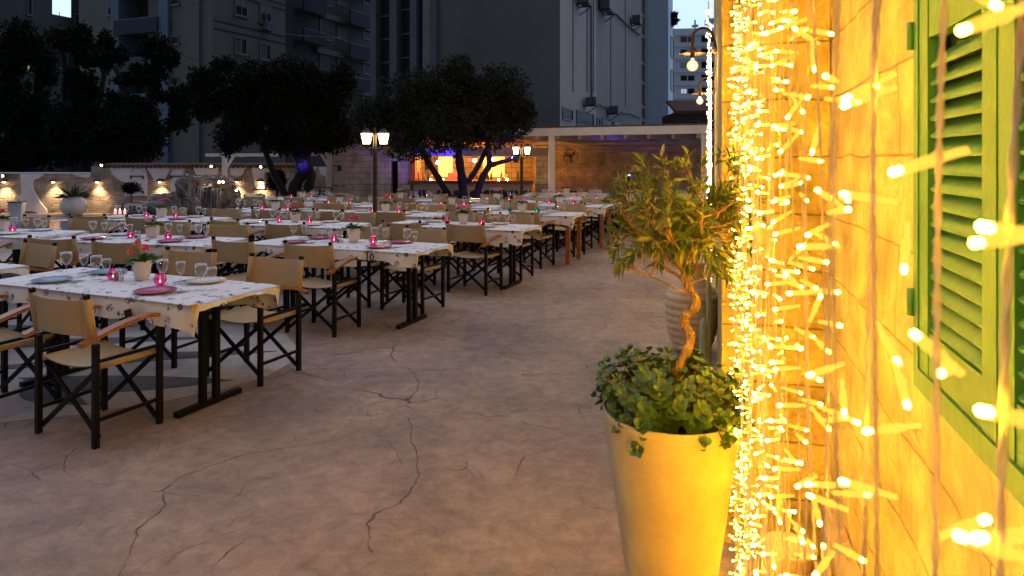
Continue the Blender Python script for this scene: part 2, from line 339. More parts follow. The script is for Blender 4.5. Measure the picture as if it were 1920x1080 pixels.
# ================================================================ CHAIR (kit built once, then copied)
def make_chair(canvas):
    t = empty('director_chair', label='tan canvas director chair', cat='chair')
    w_, d0, d1 = .255, -.20, .20
    for s in (-1, 1):
        b = MB(); b.bar((s*w_, d0, 0), (s*w_, d0, .575), .030, .030, (0, 1, 0)); b.build('leg', black, t)
        b = MB(); b.bar((s*w_, d1, 0), (s*w_, d1, .630), .030, .030, (0, 1, 0)); b.build('leg', black, t)
        b = MB(); b.bar((s*.245, d0-.007, .60), (s*.243, d0-.046, .856), .026, .026, (0, 1, 0)); b.build('back_post', black, t)
        # curved arm rest
        b = MB(); n = 10; vs = []
        for i in range(n+1):
            u = i/n; y = -.285+.515*u; z = .574+.088*math.sin(min(1, u*1.15)*math.pi*.5)**.9-.018*max(0, u-.8)*5
            hw = .026+.006*math.sin(u*3)
            for dx, dz in ((-hw, 0), (hw, 0), (hw, .022), (-hw, .022)): vs.append((s*w_+dx, y, z+dz))
        fs = [(0, 1, 2, 3)[::-1], tuple(n*4+k for k in range(4))]
        for i in range(n):
            for k in range(4): a = i*4+k; c_ = i*4+(k+1) % 4; fs.append((a, c_, c_+4, a+4))
        b.add(vs, fs); b.build('arm_rest', M_wood, t)
        for zr in (.475, .15): MB().bar((s*w_, d0, zr), (s*w_, d1, zr), .018, .018).build('side_rail', black, t)
    for y in (d0+.022, d1-.022):
        b = MB()
        b.bar((-w_+.01, y-.006, .045), (w_-.01, y-.006, .425), .012, .028, (0, 0, 1)); b.bar((w_-.01, y+.007, .045), (-w_+.01, y+.007, .425), .012, .028, (0, 0, 1))
        b.build('cross_brace', black, t)
    # canvas seat: sagging sling with rolled side hems
    b = MB(); nx, ny = 8, 6; vs = []; fs = []
    for j in range(ny+1):
        for i in range(nx+1):
            u = i/nx*2-1; x = u*.232; y = d0+.01+(d1-d0-.02)*j/ny
            vs.append((x, y, .452-.028*(1-u*u)-.006*math.sin(j/ny*math.pi)))
    for j in range(ny):
        for i in range(nx): a = j*(nx+1)+i; fs.append((a, a+1, a+nx+2, a+nx+1))
    b.add(vs, fs); o = len(vs)
    b.add([(x, y, z-.006) for x, y, z in vs], [f[::-1] for f in fs])
    for s in (-1, 1): b.tube([(s*.232, d0+.01, .438), (s*.232, d1-.01, .438)], .017, 8)
    b.build('seat', canvas, t, smooth=True)
    # canvas back: bowed panel with sleeves round the posts
    b = MB(); nx, nz = 10, 5; vs = []; fs = []
    for j in range(nz+1):
        for i in range(nx+1):
            u = i/nx*2-1; v = j/nz; z = .615+.215*v-.012*(1-u*u)*(1 if j else -.6)
            vs.append((u*.262, -.214-.033*(v)-.045*(1-u*u)*(1-.2*v), z))
    for j in range(nz):
        for i in range(nx): a = j*(nx+1)+i; fs.append((a, a+1, a+nx+2, a+nx+1))
    b.add(vs, fs); b.add([(x, y+.007, z) for x, y, z in vs], [f[::-1] for f in fs])
    for k in range(nx):                       # close top and bottom hems
        for j in (0, nz):
            a = j*(nx+1)+k; p = [vs[a], vs[a+1]]
            b.add([p[0], p[1], (p[1][0], p[1][1]+.007, p[1][2]), (p[0][0], p[0][1]+.007, p[0][2])], [(0, 1, 2, 3)])
    for s in (-1, 1): b.tube([(s*.246, -.209, .612), (s*.244, -.242, .830)], .0225, 8)
    for s in (-1, 1): b.tube([(s*.200, -.232, .612), (s*.200, -.268, .818)], .0028, 4)
    b.build('backrest', canvas, t, smooth=True)
    return t
chair0 = make_chair(M_canvas); used_c = [False]
chairw = make_chair(M_wcanvas); used_w = [False]

# ================================================================ TABLE WARE prototypes
def mk_table(wood=False):
    t = empty('dining_table', label='t', cat='table')
    b = MB(); b.box(-.96, .96, -.33, .33, .715, .742); b.build('tabletop', M_trunkw if wood else black, t)
    if wood:
        for sx_ in (-1, 1):
            for sy_ in (-1, 1): b = MB(); b.bar((sx_*.90, sy_*.29, 0), (sx_*.91, sy_*.295, .715), .06, .06, (0, 1, 0)); b.build('leg', M_trunkw, t)
        b = MB()
        for sy_ in (-1, 1): b.box(-.88, .88, sy_*.30-.012, sy_*.30+.012, .64, .714)
        for sx_ in (-1, 1): b.box(sx_*.91-.012, sx_*.91+.012, -.27, .27, .62, .714)
        b.build('apron', M_trunkw, t)
    else:
        for sx_ in (-1, 1):
            for dy in (-.055, .055): b = MB(); b.bar((sx_*.74, dy, .035), (sx_*.74, dy, .712), .038, .038, (0, 1, 0)); b.build('leg', black, t)
            b = MB(); b.box(sx_*.74-.022, sx_*.74+.022, -.26, .26, .002, .036); b.build('foot_bar', black, t)
        b = MB(); b.box(-.72, .72, -.012, .012, .66, .70); b.build('stretcher', black, t)
    return t
def mk_cloth(seed):
    r = random.Random(seed); hx, hy = 1.0, .36; nx, ny = 44, 22; vs = []; fs = []
    ph = [r.uniform(0, 6) for _ in range(6)]
    drop0 = r.uniform(.10, .15)
    def zt(x, y): return .7475+.0015*math.sin(7*x+ph[0])*math.sin(9*y+ph[1])
    for j in range(ny+1):
        for i in range(nx+1):
            x = -hx+2*hx*i/nx; y = -hy+2*hy*j/ny
            e = max(0, (abs(x)-.965)/.035, (abs(y)-.325)/.035)
            vs.append((x, y, zt(x, y)-.012*e*e*(1 if abs(x) <= hx else 1)))
    for j in range(ny):
        for i in range(nx): a = j*(nx+1)+i; fs.append((a, a+1, a+nx+2, a+nx+1))
    b = MB()
    # skirt round the edge
    per = [j*(nx+1)+i for i, j in [(i, 0) for i in range(nx)]+[(nx, j) for j in range(ny)]+[(i, ny) for i in range(nx, 0, -1)]+[(0, j) for j in range(ny, 0, -1)]]
    ring = per; P = len(per); rows = 4
    o0 = len(vs)
    for k in range(1, rows+1):
        for q, idx in enumerate(per):
            x, y, z = vs[idx]; s = q/P*2*math.pi
            nxv = (1 if x > hx-1e-4 else -1 if x < -hx+1e-4 else 0); nyv = (1 if y > hy-1e-4 else -1 if y < -hy+1e-4 else 0)
            corner = abs(nxv)+abs(nyv) == 2
            wv = .014*math.sin(s*13+ph[2])+.010*math.sin(s*29+ph[3])
            cx_ = max(0, 1-(hx-abs(x))/.16)*max(0, 1-(hy-abs(y))/.16)
            dr = drop0*(1+.22*math.sin(s*5+ph[4])+.10*math.sin(s*17+ph[5]))+.02*cx_
            if nxv and not nyv: dr = dr*(.20+.35*cx_*(y > 0))
            out = (.006+wv*1.0)*k/rows+.004
            vs.append((x+nxv*out, y+nyv*out, z-dr*k/rows))
    for k in range(rows):
        for q in range(P):
            a = per[q] if k == 0 else o0+(k-1)*P+q; a2 = per[(q+1) % P] if k == 0 else o0+(k-1)*P+(q+1) % P
            fs.append((a, a2, o0+k*P+(q+1) % P, o0+k*P+q))
    b.add(vs, fs)
    me = b.build('tablecloth', M_cloth, smooth=True)
    return me
cloths = [mk_cloth(i) for i in range(5)]; cused = [0]*5
def glassware(h, r_, big):
    g_ = empty('wine_glass', label='g', cat='glass')
    b = MB(); b.lathe([(.0005, 0), (.034, .001), (.032, .004), (.006, .009), (.0045, h*.42), (.012, h*.46), (r_*.75, h*.60), (r_, h*.80), (r_*.93, h)], 16); b.build('bowl', M_glass, g_, smooth=True)
    b = MB(); b.lathe([(r_*.93, h), (r_*.95, h+.0015), (r_*.90, h+.0015), (r_*.90, h)], 16); b.build('rim', glass_mat('rim_glass', a=.35), g_, smooth=True)
    return g_
glA = glassware(.165, .040, 1); glB = glassware(.145, .033, 0); uA = [False]; uB = [False]
def mkplate(m):
    b = MB(); b.lathe([(.0005, .004), (.07, .004), (.082, .010), (.125, .018), (.128, .0165), (.085, .004), (.065, 0)], 28); o = b.build('plate', m, smooth=True); tag(o, 'p', 'plate'); return o
pls = {'pink': mkplate(M_pink), 'blue': mkplate(M_blue), 'cream': mkplate(M_cream)}; up = {k: [False] for k in pls}
def candle(colr, nm):
    c_ = empty('candle_holder', label='c', cat='candle holder')
    m = glass_mat(nm+'_glass', tint=colr, edge=colr, a=.30)
    t_ = m.node_tree
    b = MB(); R_ = .042
    b.lathe([(.018, 0)]+[(R_*math.sin(a_), R_-.002-R_*math.cos(a_)) for a_ in [R(x) for x in (30, 50, 70, 90, 110, 130, 142)]]+[(.028, .077), (.025, .076)], 18)
    b.build('glass_bowl', m, c_, smooth=True)
    b = MB(); b.lathe([(.018, .006), (.018, .018), (.0005, .018)], 12); b.build('wax', emit(nm+'_wax', (colr[0]*.9, colr[1]*.4, colr[2]*.6), .3), c_)
    b = MB(); b.lathe([(.0005, .018), (.0045, .022), (.003, .030), (.0004, .036)], 8); b.build('flame', emit('flame', (1, .5, .25), 14), c_, smooth=True)
    return c_
cans = {'pink': candle((.98, .34, .62), 'pink'), 'green': candle((.12, .7, .6), 'teal')}; uc = {k: [False] for k in cans}
def shaker(m, nm):
    s_ = empty('shaker', label='s', cat='shaker')
    b = MB(); b.lathe([(.017, 0), (.018, .002), (.018, .05), (.013, .06)], 10); b.build('glass_jar', M_glass, s_, smooth=True)
    b = MB(); b.lathe([(.015, .003), (.015, .03)], 10); b.build('contents', m, s_)
    b = MB(); b.lathe([(.0135, .06), (.0145, .062), (.0145, .072), (.009, .078), (.0005, .079)], 10); b.build('cap', M_steel, s_, smooth=True)
    return s_
shA = shaker(mat('salt', (.7, .68, .62), .8, var=.1), 'salt'); shB = shaker(mat('pepper', (.16, .09, .05), .8, var=.4, scale=200), 'pepper'); usA = [False]; usB = [False]
def flowerpot(kind, seed, nf, spread=.09, high=.06, square=True):
    r = random.Random(seed); p_ = empty('flower_pot', label='f', cat='flower pot')
    b = MB()
    if square:
        prof = [(.042, 0), (.060, .125), (.054, .125), (.050, .10)]
        vs = [(sx_*a_, sy_*a_, z) for a_, z in prof for sx_, sy_ in ((-1, -1), (1, -1), (1, 1), (-1, 1))]
        fs = [(0, 1, 2, 3)[::-1], (12, 13, 14, 15)]
        for k in range(3):
            for q in range(4): a = k*4+q; c_ = k*4+(q+1) % 4; fs.append((a, c_, c_+4, a+4))
        b.add(vs, fs)
    else: b.lathe([(.042, 0), (.058, .12), (.052, .12), (.048, .10), (.0005, .10)], 20)
    b.build('pot', M_potw, p_)
    b = MB()
    for i in range(46):
        a = r.uniform(0, 6.28); q = r.uniform(0, 1)**.6; base = Vector((math.cos(a)*q*.045, math.sin(a)*q*.045, .10+r.uniform(0, .03)))
        d = Vector((math.cos(a)*(.5+q), math.sin(a)*(.5+q), r.uniform(.1, 1.1)))
        b.leaf(base, d, Vector((0, 0, 1)), r.uniform(.05, .085), r.uniform(.028, .042), .2, .25)
    for i in range(nf):
        a = r.uniform(0, 6.28); q = spread*r.uniform(.15, .8)
        b.tube([(0, 0, .11), (math.cos(a)*q*.6, math.sin(a)*q*.6, .16)], .0018, 4)
    b.build('foliage', M_gleaf, p_)
    b = MB()
    for i in range(nf):
        a = 6.28*i/max(1, nf)+r.uniform(-.6, .6); q = spread*r.uniform(.2, 1); c_ = Vector((math.cos(a)*q, math.sin(a)*q, .165+high*r.uniform(.1, 1)))
        ax = Vector((math.cos(a)*.5+r.uniform(-.3, .3), math.sin(a)*.5-.4, .8)).normalized()
        u = ax.cross(Vector((0, 1, .2))).normalized(); v = ax.cross(u)
        s_ = r.uniform(.026, .036)
        for k in range(6):
            t_ = k*1.047+r.uniform(-.15, .15); d = (u*math.cos(t_)+v*math.sin(t_)+ax*.45)
            b.leaf(c_, d, ax, s_, s_*.8, .2, .1)
        for k in range(5):
            t_ = k*1.257+.5; d = (u*math.cos(t_)+v*math.sin(t_)+ax*1.3); b.leaf(c_, d, ax, s_*.65, s_*.5, .2)
    b.build('blossom', M_fl[kind], p_)
    return p_
pots = [flowerpot('coral', 1, 7, .09, .07, False), flowerpot('pink', 2, 5, .04, .06), flowerpot('rose', 3, 13, .10, .05), flowerpot('magenta', 4, 4, .05, .04), flowerpot('rose', 5, 4, .07, .02), flowerpot('pink', 6, 1, .02, .02)]
pused = [[False] for _ in pots]; pname = ['coral lily', 'bright pink cyclamen', 'bushy pale pink begonia', 'dark magenta primrose', 'sparse pink and white blossom', 'mostly green leafy']
def cutl(name, fork):
    b = MB(); b.bar((0, -.09, .004), (0, .03, .004), .006, .003)
    if fork:
        b.bar((0, .03, .004), (0, .055, .005), .020, .003)
        for k in (-.008, 0, .008): b.bar((k, .055, .005), (k, .095, .006), .003, .002)
    else: b.bar((0, .03, .004), (.002, .115, .004), .015, .002)
    o = b.build(name, M_steel); tag(o, name, name); return o
fork = cutl('fork', True); knife = cutl('knife', False); uf = [False]; uk = [False]

# ================================================================ TABLES
# row word, place word, x, y, degrees, wood, pot kind, plate colours (near left, near right, far left, far right), candles, detail level
ROW = ['front', 'second', 'third', 'fourth', 'fifth', 'sixth', 'rearmost']
POS = ['nearest', 'second from', 'third from', 'fourth from']
tables = [
 (0, 0, -2.65, 4.80, -23, 0, 0, ('blue', 'pink', 'blue', 'cream'), 'pink', 2),
 (0, 1, -4.98, 5.62, -20, 0, 5, ('cream', 'cream', 'pink', 'pink'), 'pink', 2),
 (1, 0, -1.66, 7.03, -22, 0, 1, ('pink', 'pink', 'pink', 'pink'), 'pink', 2),
 (1, 1, -3.92, 7.42, -14, 0, 4, ('pink', 'pink', 'cream', 'pink'), 'pink', 2),
 (1, 2, -6.10, 8.15, -14, 0, 3, ('cream', 'cream', 'cream', 'cream'), 'pink', 2),
 (2, 0, -.68, 9.02, -22, 0, 2, ('blue', 'cream', 'cream', 'cream'), 'pink', 1),
 (2, 1, -2.95, 9.25, -18, 0, 3, ('cream', 'cream', 'cream', 'cream'), 'pink', 1),
 (2, 2, -5.15, 10.05, -13, 0, 1, ('cream', 'pink', 'cream', 'cream'), 'pink', 1),
 (3, 0, .12, 11.12, -22, 1, 4, ('cream', 'cream', 'cream', 'cream'), 'green', 1),
 (3, 1, -2.05, 10.98, -18, 0, 1, ('cream', 'cream', 'cream', 'cream'), 'pink', 1),
 (3, 2, -4.00, 11.55, -16, 0, 5, ('cream', 'cream', 'cream', 'cream'), 'pink', 1),
 (4, 0, .86, 12.98, -21, 1, 1, ('cream', 'cream', 'cream', 'cream'), 'pink', 1),
 (4, 1, -1.15, 12.75, -20, 0, 5, ('cream', 'cream', 'cream', 'cream'), 'pink', 1),
 (4, 2, -3.30, 13.05, -16, 0, 5, ('cream', 'cream', 'cream', 'cream'), 'pink', 1),
 (5, 0, 1.55, 15.0, -20, 0, 3, ('cream', 'cream', 'cream', 'cream'), 'pink', 1),
 (5, 1, -.35, 14.20, -20, 0, 2, ('cream', 'cream', 'cream', 'cream'), 'pink', 1),
 (5, 2, -2.42, 14.75, -18, 0, 4, ('cream', 'cream', 'cream', 'cream'), 'pink', 1),
 (5, 3, -4.60, 15.0, -16, 0, 5, ('cream', 'cream', 'cream', 'cream'), 'pink', 1),
 (6, 0, 1.30, 16.75, -12, 0, 1, ('cream', 'cream', 'cream', 'cream'), 'pink', 1),
 (6, 1, 3.45, 16.4, -12, 0, 3, ('cream', 'cream', 'cream', 'cream'), 'pink', 1),
]
tabs = [mk_table(False), mk_table(True)]; tu = [[False], [False]]
for ti, (ri, pi, cx, cy, dg, wood, pk, plc, cnd, det) in enumerate(tables):
    a = R(dg); M = Matrix.Translation((cx, cy, 0)) @ Matrix.Rotation(a, 4, 'Z'); td = f'{ROW[ri]} row, table {POS[pi]} the aisle'
    r = random.Random(100+ti)
    tt = place(tabs[wood], tu[wood], (cx, cy, 0), a, ('brown wooden' if wood else 'black metal')+' dining table, '+td, 'dining tables set out in rows')
    k = 0 if ti == 0 else 1+ti % 4
    co = cloths[k] if not cused[k] else cloths[k].copy()
    if cused[k]: col.objects.link(co)
    cused[k] = 1; co.location = (cx, cy, 0); co.rotation_euler = (0, 0, a)
    tag(co, 'white printed tablecloth, '+td, 'tablecloth', 'printed tablecloths')
    if ti == 2: ten_cloth = co
    for s, sn in ((-1, 'near side'), (1, 'far side')):
        for u, un in ((-1, 'left'), (1, 'right')):
            off = {(-1): .575, 1: .63}[s]
            if ti == 0: uu, vv, jr = {(-1, 1): (.45, -.545, -2), (-1, -1): (-.47, -.56, 3), (1, 1): (.52, .62, 0), (1, -1): (-.40, .66, 5)}[(s, u)]
            elif ti == 2: uu, vv, jr = {(-1, 1): (.10, -.53, 2), (-1, -1): (-.72, -.57, -3), (1, 1): (.40, .60, -4), (1, -1): (-.32, .64, 3)}[(s, u)]
            else: uu, vv, jr = u*.47+r.uniform(-.07, .07), s*off+r.uniform(-.06, .14), r.uniform(-11, 11)
            p = M @ Vector((uu, vv, 0)); wt = ri == 6 or (ri, pi) == (5, 0)
            lab = ('white' if wt else 'tan')+f' canvas director chair, {sn}, {un} place, {td}'
            place(chairw if wt else chair0, used_w if wt else used_c, (p.x, p.y, 0), a+(math.pi if s > 0 else 0)+R(jr), lab, 'director chairs at the dining tables')
            # place setting
            q = plc[(0 if s < 0 else 2)+(0 if u < 0 else 1)]
            pu, pv = u*.49+r.uniform(-.02, .02), s*.20
            seat = f'{sn} {un} place'
            if det or s < 0:
                p = M @ Vector((pu, pv, .7495)); o = place(pls[q], up[q], p, 0, f'{ {"blue": "blue grey", "pink": "pink", "cream": "cream"}[q]} round dinner plate, {seat}, {td}', 'dinner plates')
            gx = pu-s*.20; gv = s*.05
            if ti < 14 or u > 0:
                p = M @ Vector((gx, gv-s*.03, .7495)); place(glA, uA, p, 0, f'larger wine glass, {seat}, {td}', 'wine glasses')
                if ti < 18 or s > 0:
                    p = M @ Vector((gx+.075, gv+.05, .7495)); place(glB, uB, p, 0, f'smaller wine glass, {seat}, {td}', 'wine glasses')
            if det == 2:
                for kk, (pr_, us_, nm_) in enumerate(((fork, uf, 'fork'), (knife, uk, 'knife'))):
                    p = M @ Vector((pu-s*(.155+.022*kk), pv+.0, .7490)); place(pr_, us_, p, a+(math.pi if s > 0 else 0), f'steel {nm_}, {seat}, {td}', nm_+'s beside the plates')
    for u in (-1, 1):
        p = M @ Vector((u*.24+.06, .0+r.uniform(-.03, .03), .749))
        place(cans[cnd], uc[cnd], p, 0, f'{"pink" if cnd=="pink" else "teal"} glass candle holder, {"left" if u<0 else "right"} of the pot, {td}', 'glowing candle holders')
    p = M @ Vector((0.0, .10, .7495)); place(pots[pk], pused[pk], p, a+.5, f'white pot with {pname[pk]} plant, {td}', 'flower pots on the tables', sc=1.12)
    if det == 2:
        for pr_, us_, nm_, du in ((shB, usB, 'pepper', -.125), (shA, usA, 'salt', -.08)):
            p = M @ Vector((du, -.0, .7495)); place(pr_, us_, p, 0, f'{nm_} shaker, {td}', 'salt and pepper shakers')
# number stitched on the second table's cloth
def text_part(txt, size, m, parent, M, name='lettering', depth=.0008):
    c_ = bpy.data.curves.new(name, 'FONT'); c_.body = txt; c_.size = size; c_.extrude = depth; c_.offset = .0022; c_.align_x = 'CENTER'
    ob = bpy.data.objects.new(name, c_); col.objects.link(ob)
    dg_ = bpy.context.evaluated_depsgraph_get(); dg_.update(); me = bpy.data.meshes.new_from_object(ob.evaluated_get(dg_))
    bpy.data.objects.remove(ob); me.materials.clear(); me.materials.append(m)
    o = bpy.data.objects.new(name, me); col.objects.link(o); o.parent = parent; o.matrix_local = M; return o
text_part('10.', .10, M_dark, ten_cloth, Matrix.Translation((.53, -.405, .650)) @ Matrix.Rotation(R(84), 4, 'X'))
# black card and yellow clip on the front cloth
t0 = cloths[0]
b = MB(); b.box(-.03, .03, -.003, .003, -.045, .045); o = b.build('printed_card', M_dark, t0); o.location = (.50, -.395, .635); o.rotation_euler = (0, R(-18), 0)
b = MB(); b.box(-.011, .011, -.02, .02, -.02, .006); o = b.build('table_clip', mat('amber_plastic', (.7, .33, .05), .4, var=.1), None); o.location = W(363, 573, 4.07); o.rotation_euler = (0, 0, R(-23)); tag(o, 'small amber clip holding the cloth at the front table corner', 'clip')
# ================================================================ HOUSE on the right
ang = math.atan2(.961, .277)
HM = Matrix.Translation((.473, 0, 0)) @ Matrix.Rotation(ang, 4, 'Z')      # local x runs along the wall, local y points to the courtyard
def H(s, n, z): return HM @ Vector((s, n, z))
PS = 2.893; PN = .415
M_sand = brick_mat('sandstone_blocks', (.58, .44, .13), (.48, .35, .10), (.34, .23, .06), .62, .232, mort=.004, bump=1.0, warp=.03, vs=5)
M_sand2 = brick_mat('sandstone_return', (.54, .40, .12), (.46, .32, .09), (.28, .18, .05), .70, .232, mort=.005, bump=1.0, axis='yz', warp=.03, vs=5)
house = empty('house', label='yellow lit stone house with green louvred shutter behind hanging fairy lights', cat='house'); house.matrix_world = HM
def grid_wall(name, x0, x1, z0, z1, y, m, step=.07, amp=.006, flip=False, axis='x', fix=0):
    b = MB(); nx = max(2, int((x1-x0)/step)); nz = max(2, int((z1-z0)/step)); vs = []; fs = []
    for j in range(nz+1):
        for i in range(nx+1):
            x = x0+(x1-x0)*i/nx; z = z0+(z1-z0)*j/nz
            d = amp*noise.noise((x*3, z*3, 1.3+fix))+amp*.6*noise.noise((x*11, z*11, 4+fix))
            vs.append((x, y+d, z) if axis == 'x' else (fix+d, x, z))
    for j in range(nz):
        for i in range(nx):
            a = j*(nx+1)+i; f = (a, a+1, a+nx+2, a+nx+1); fs.append(f[::-1] if flip else f)
    b.add(vs, fs); return b
w1 = grid_wall('wall', -4, PS+.02, 0, 6, 0, M_sand, .055, .012); w1.box(-4, PS, -.32, -.02, 0, 6)
w1.build('wall', M_sand, house, smooth=True)
b = grid_wall('w', 0.0, PN, 0, 6, 0, M_sand2, .05, .010, axis='y', fix=PS); b.build('wall_return', M_sand2, house, smooth=True)
b = MB(); b.box(PS+.013, 16, -.3, PN-.006, 0, 6); b.build('far_wall', M_sand, house)
b = MB(); b.box(-4, 16, -.35, PN+.03, 6.0, 6.16); b.build('roof', mat('roof_edge', (.35, .25, .16), .8, var=.2), house)
b = MB(); b.box(-4, PS, PN-.06, PN-.012, 3.05, 3.15); b.build('beam', M_wood, house)
b = MB(); b.box(-4, PS-.02, .004, .035, 0, .30); b.build('plinth', mat('plinth_render', (.42, .30, .16), .9, var=.3, scale=9, bump=.6), house)
# shutter
M_green = mat('green_paint', (.036, .165, .034), .5, scale=7, col2=(.022, .11, .024), bump=.15, bscale=30)
sh = empty('shutter'); sh.parent = house; sh['label'] = 'green louvred wooden window shutter'
s1 = 1.474
b = MB(); zt, zb = 2.75, 1.165
b.box(s1-.032, s1, .004, .055, zb-.03, zt); b.box(-.6, s1-.032, .004, .055, zb-.03, zb+.012); b.box(-.6, s1-.032, .004, .055, zt-.03, zt)
b.build('frame', M_green, sh)
b = MB(); b.box(-.6, s1-.04, .006, .010, zb, zt-.03); b.build('backing', mat('shade_board', (.03, .06, .02), .9, var=.2), sh)
def leafp(a0, a1, stile):       # a0 > a1 along the wall
    b = MB(); n0, n1 = .022, .052
    b.box(a0-stile, a0, n0, n1, zb+.014, zt-.035); b.box(a1, a1+stile, n0, n1, zb+.014, zt-.035)
    for z0, z1 in ((zb+.014, 1.262), (1.835, 1.93), (zt-.14, zt-.035)): b.box(a1+stile, a0-stile, n0+.002, n1-.002, z0, z1)
    b.build('stile_frame', M_green, sh)
    b = MB(); z = 1.277
    while z < zt-.16:
        if not (1.812 < z < 1.94):
            p = [(a1+stile, n1-.006, z-.012), (a1+stile, n1-.004, z-.006), (a1+stile, n0-.006, z+.026), (a1+stile, n0-.008, z+.020)]
            b.poly(p, (a0-a1-2*stile, 0, 0))
        z += .034
    b.build('louvre', M_green, sh)
leafp(s1-.032, 1.048, .056); leafp(1.040, .62, .056); leafp(.612, -.1, .056)
for z in (1.304, 1.854, 2.45):
    b = MB(); b.tube([(s1+.004, .058, z-.028), (s1+.004, .058, z+.028)], .0085, 10); b.build('hinge', M_green, sh, smooth=True)

# ================================================================ FAIRY LIGHT CURTAIN
def veil(name, sh, colr, st, fac):          # clear plastic: part see-through, part lit
    m = bpy.data.materials.new(name); m.use_nodes = True; t = m.node_tree; t.nodes.clear(); N = t.nodes
    o = N.new('ShaderNodeOutputMaterial'); x = N.new('ShaderNodeMixShader'); a = N.new('ShaderNodeBsdfTransparent'); e = N.new(sh)
    e.inputs[0].default_value = (*colr, 1)
    if sh == 'ShaderNodeEmission': e.inputs[1].default_value = st
    x.inputs[0].default_value = fac; t.links.new(a.outputs[0], x.inputs[1]); t.links.new(e.outputs[0], x.inputs[2]); t.links.new(x.outputs[0], o.inputs[0]); return m
M_wire = veil('clear_wire', 'ShaderNodeBsdfDiffuse', (.62, .50, .38), 1, .6)
M_tube = veil('led_sleeve', 'ShaderNodeEmission', (1.0, .50, .05), 1.3, .65)
M_tip = emit('led_tip', (1.0, .49, .02), 450.0)
M_tubef = emit('led_sleeve_far', (1.0, .56, .10), 1.9)
M_tip2 = emit('led_tip_far', (1.0, .60, .18), 320.0)
def led(b, p, d, fine, L=.024, sc=1.0):
    d = d.normalized(); p = Vector(p)
    if fine:
        b.cur = 0; b.tube([p, p+d*L*.2, p+d*L*.75, p+d*L*.98], [.0015*sc, .0025*sc, .0023*sc, .0017*sc], 10)
        b.cur = 1; b.tube([p+d*L*.80, p+d*L*.84, p+d*L*.98, p+d*L*1.03], [.0006*sc, .0015*sc, .0016*sc, .0007*sc], 8)
        b.cur = 0; b.tube([p-d*.007, p], .0017*sc, 8)
    else:
        b.cur = 2; b.tube([p, p+d*L*.75], .0016*sc, 4, False)
        b.cur = 1; b.tube([p+d*L*.78, p+d*L*1.02], .00155*sc, 4)
def curtain(name, label, spots, NLED, near_list=None, ztop=3.08, tipm=None, seed=3, step=.105, lscale=1.0, keep=100):
    r = random.Random(seed)
    root = empty(name, label=label, cat='fairy lights'); far = MB(); nb = 0; cand = []
    b = MB(); b.tube([H(spots[0][0], spots[0][1], ztop), H(spots[-1][0], spots[-1][1], ztop)], .004, 6); b.build('header_cable', M_wire, root)
    for i, (s, n) in enumerate(spots):
        ph = r.uniform(0, 6); ph2 = r.uniform(0, 6); z = ztop; zend = r.uniform(.02, .10) if s < 3 else r.uniform(.1, .5); pts = []
        Yd = H(s, n, 1).y; close = 0 < Yd < 1.0; dz = 0
        am = .006
        def pos(z): return H(s+am*math.sin(z*5+ph)+.004*math.sin(z*17+ph2), n+am*math.sin(z*6.3+ph2), z)
        zz = z
        lo, hi = (zend, ztop) if not close else (max(zend, CH-Yd*.7), min(ztop, CH+Yd*.35))
        b = MB()
        if close:
            zz = hi; P1 = []; P2 = []; zl = lo
            while zz > zl:
                c_ = pos(zz); a_ = zz*2*math.pi/.018*.5; o = Vector((math.cos(a_), math.sin(a_), 0))*.00075
                P1.append(c_+o); P2.append(c_-o); zz -= .0022
            b.tube(P1, .0007, 6); b.tube(P2, .0007, 6)
            b.tube([pos(ztop), pos(hi)], .0016, 5)
            if lo > zend: b.tube([pos(lo), pos(zend)], .0016, 5)
        else:
            while zz > zend: pts.append(pos(zz)); zz -= .06
            b.tube(pts, .0013, 3, False)
        b.build('strand', M_wire, root, smooth=True)
        z = ztop-r.uniform(0, step)
        if not (near_list and Yd < .46 and Yd > 0):
            while z > zend:
                a_ = r.uniform(0, 6.28)
                d = Vector((math.cos(a_), math.sin(a_)*.8, r.uniform(-.30, .14)))
                p = pos(z)
                vis = p.y > .1 and abs((p.x-.288*p.y)) < 1 and -300 < (z-CH)/p.y*F < 900
                cand.append(((p.y if 0 < p.y else 99)+(0 if -780 < (z-CH)/max(.1, p.y)*F < 300 else 50), p, d))
                z -= step*r.uniform(.8, 1.2)
    if near_list:
        for (px, py, Y, dx, dy, dyy) in near_list:
            cand.append((0, W(px, py, Y), Vector((dx, dyy, -dy))))
    cand.sort(key=lambda t: t[0])
    for k, (q, p, d) in enumerate(cand):
        if k < keep and q < 40:
            b = MB(); led(b, p, d, True, sc=lscale, L=.021); b.build('bulb', [M_tube, tipm or M_tip, M_tubef], root, smooth=True)
        else: led(far, p, d, False, L=.021, sc=lscale*1.25)
    far.build('bulbs', [M_tube, tipm or M_tip, M_tubef], root, kind='stuff')
    return root
def Ys(px, c_=.090):                     # distance along the curtain where a strand of that column hangs
    return c_/((px-960)/F-.288)
CN = (.473-.090)*.961
strand_px = [1905, 1775, 1655, 1635, 1580, 1568, 1533, 1524, 1500, 1488, 1478]
near = [(Ys(p)*1/.961+.0, CN) for p in strand_px]
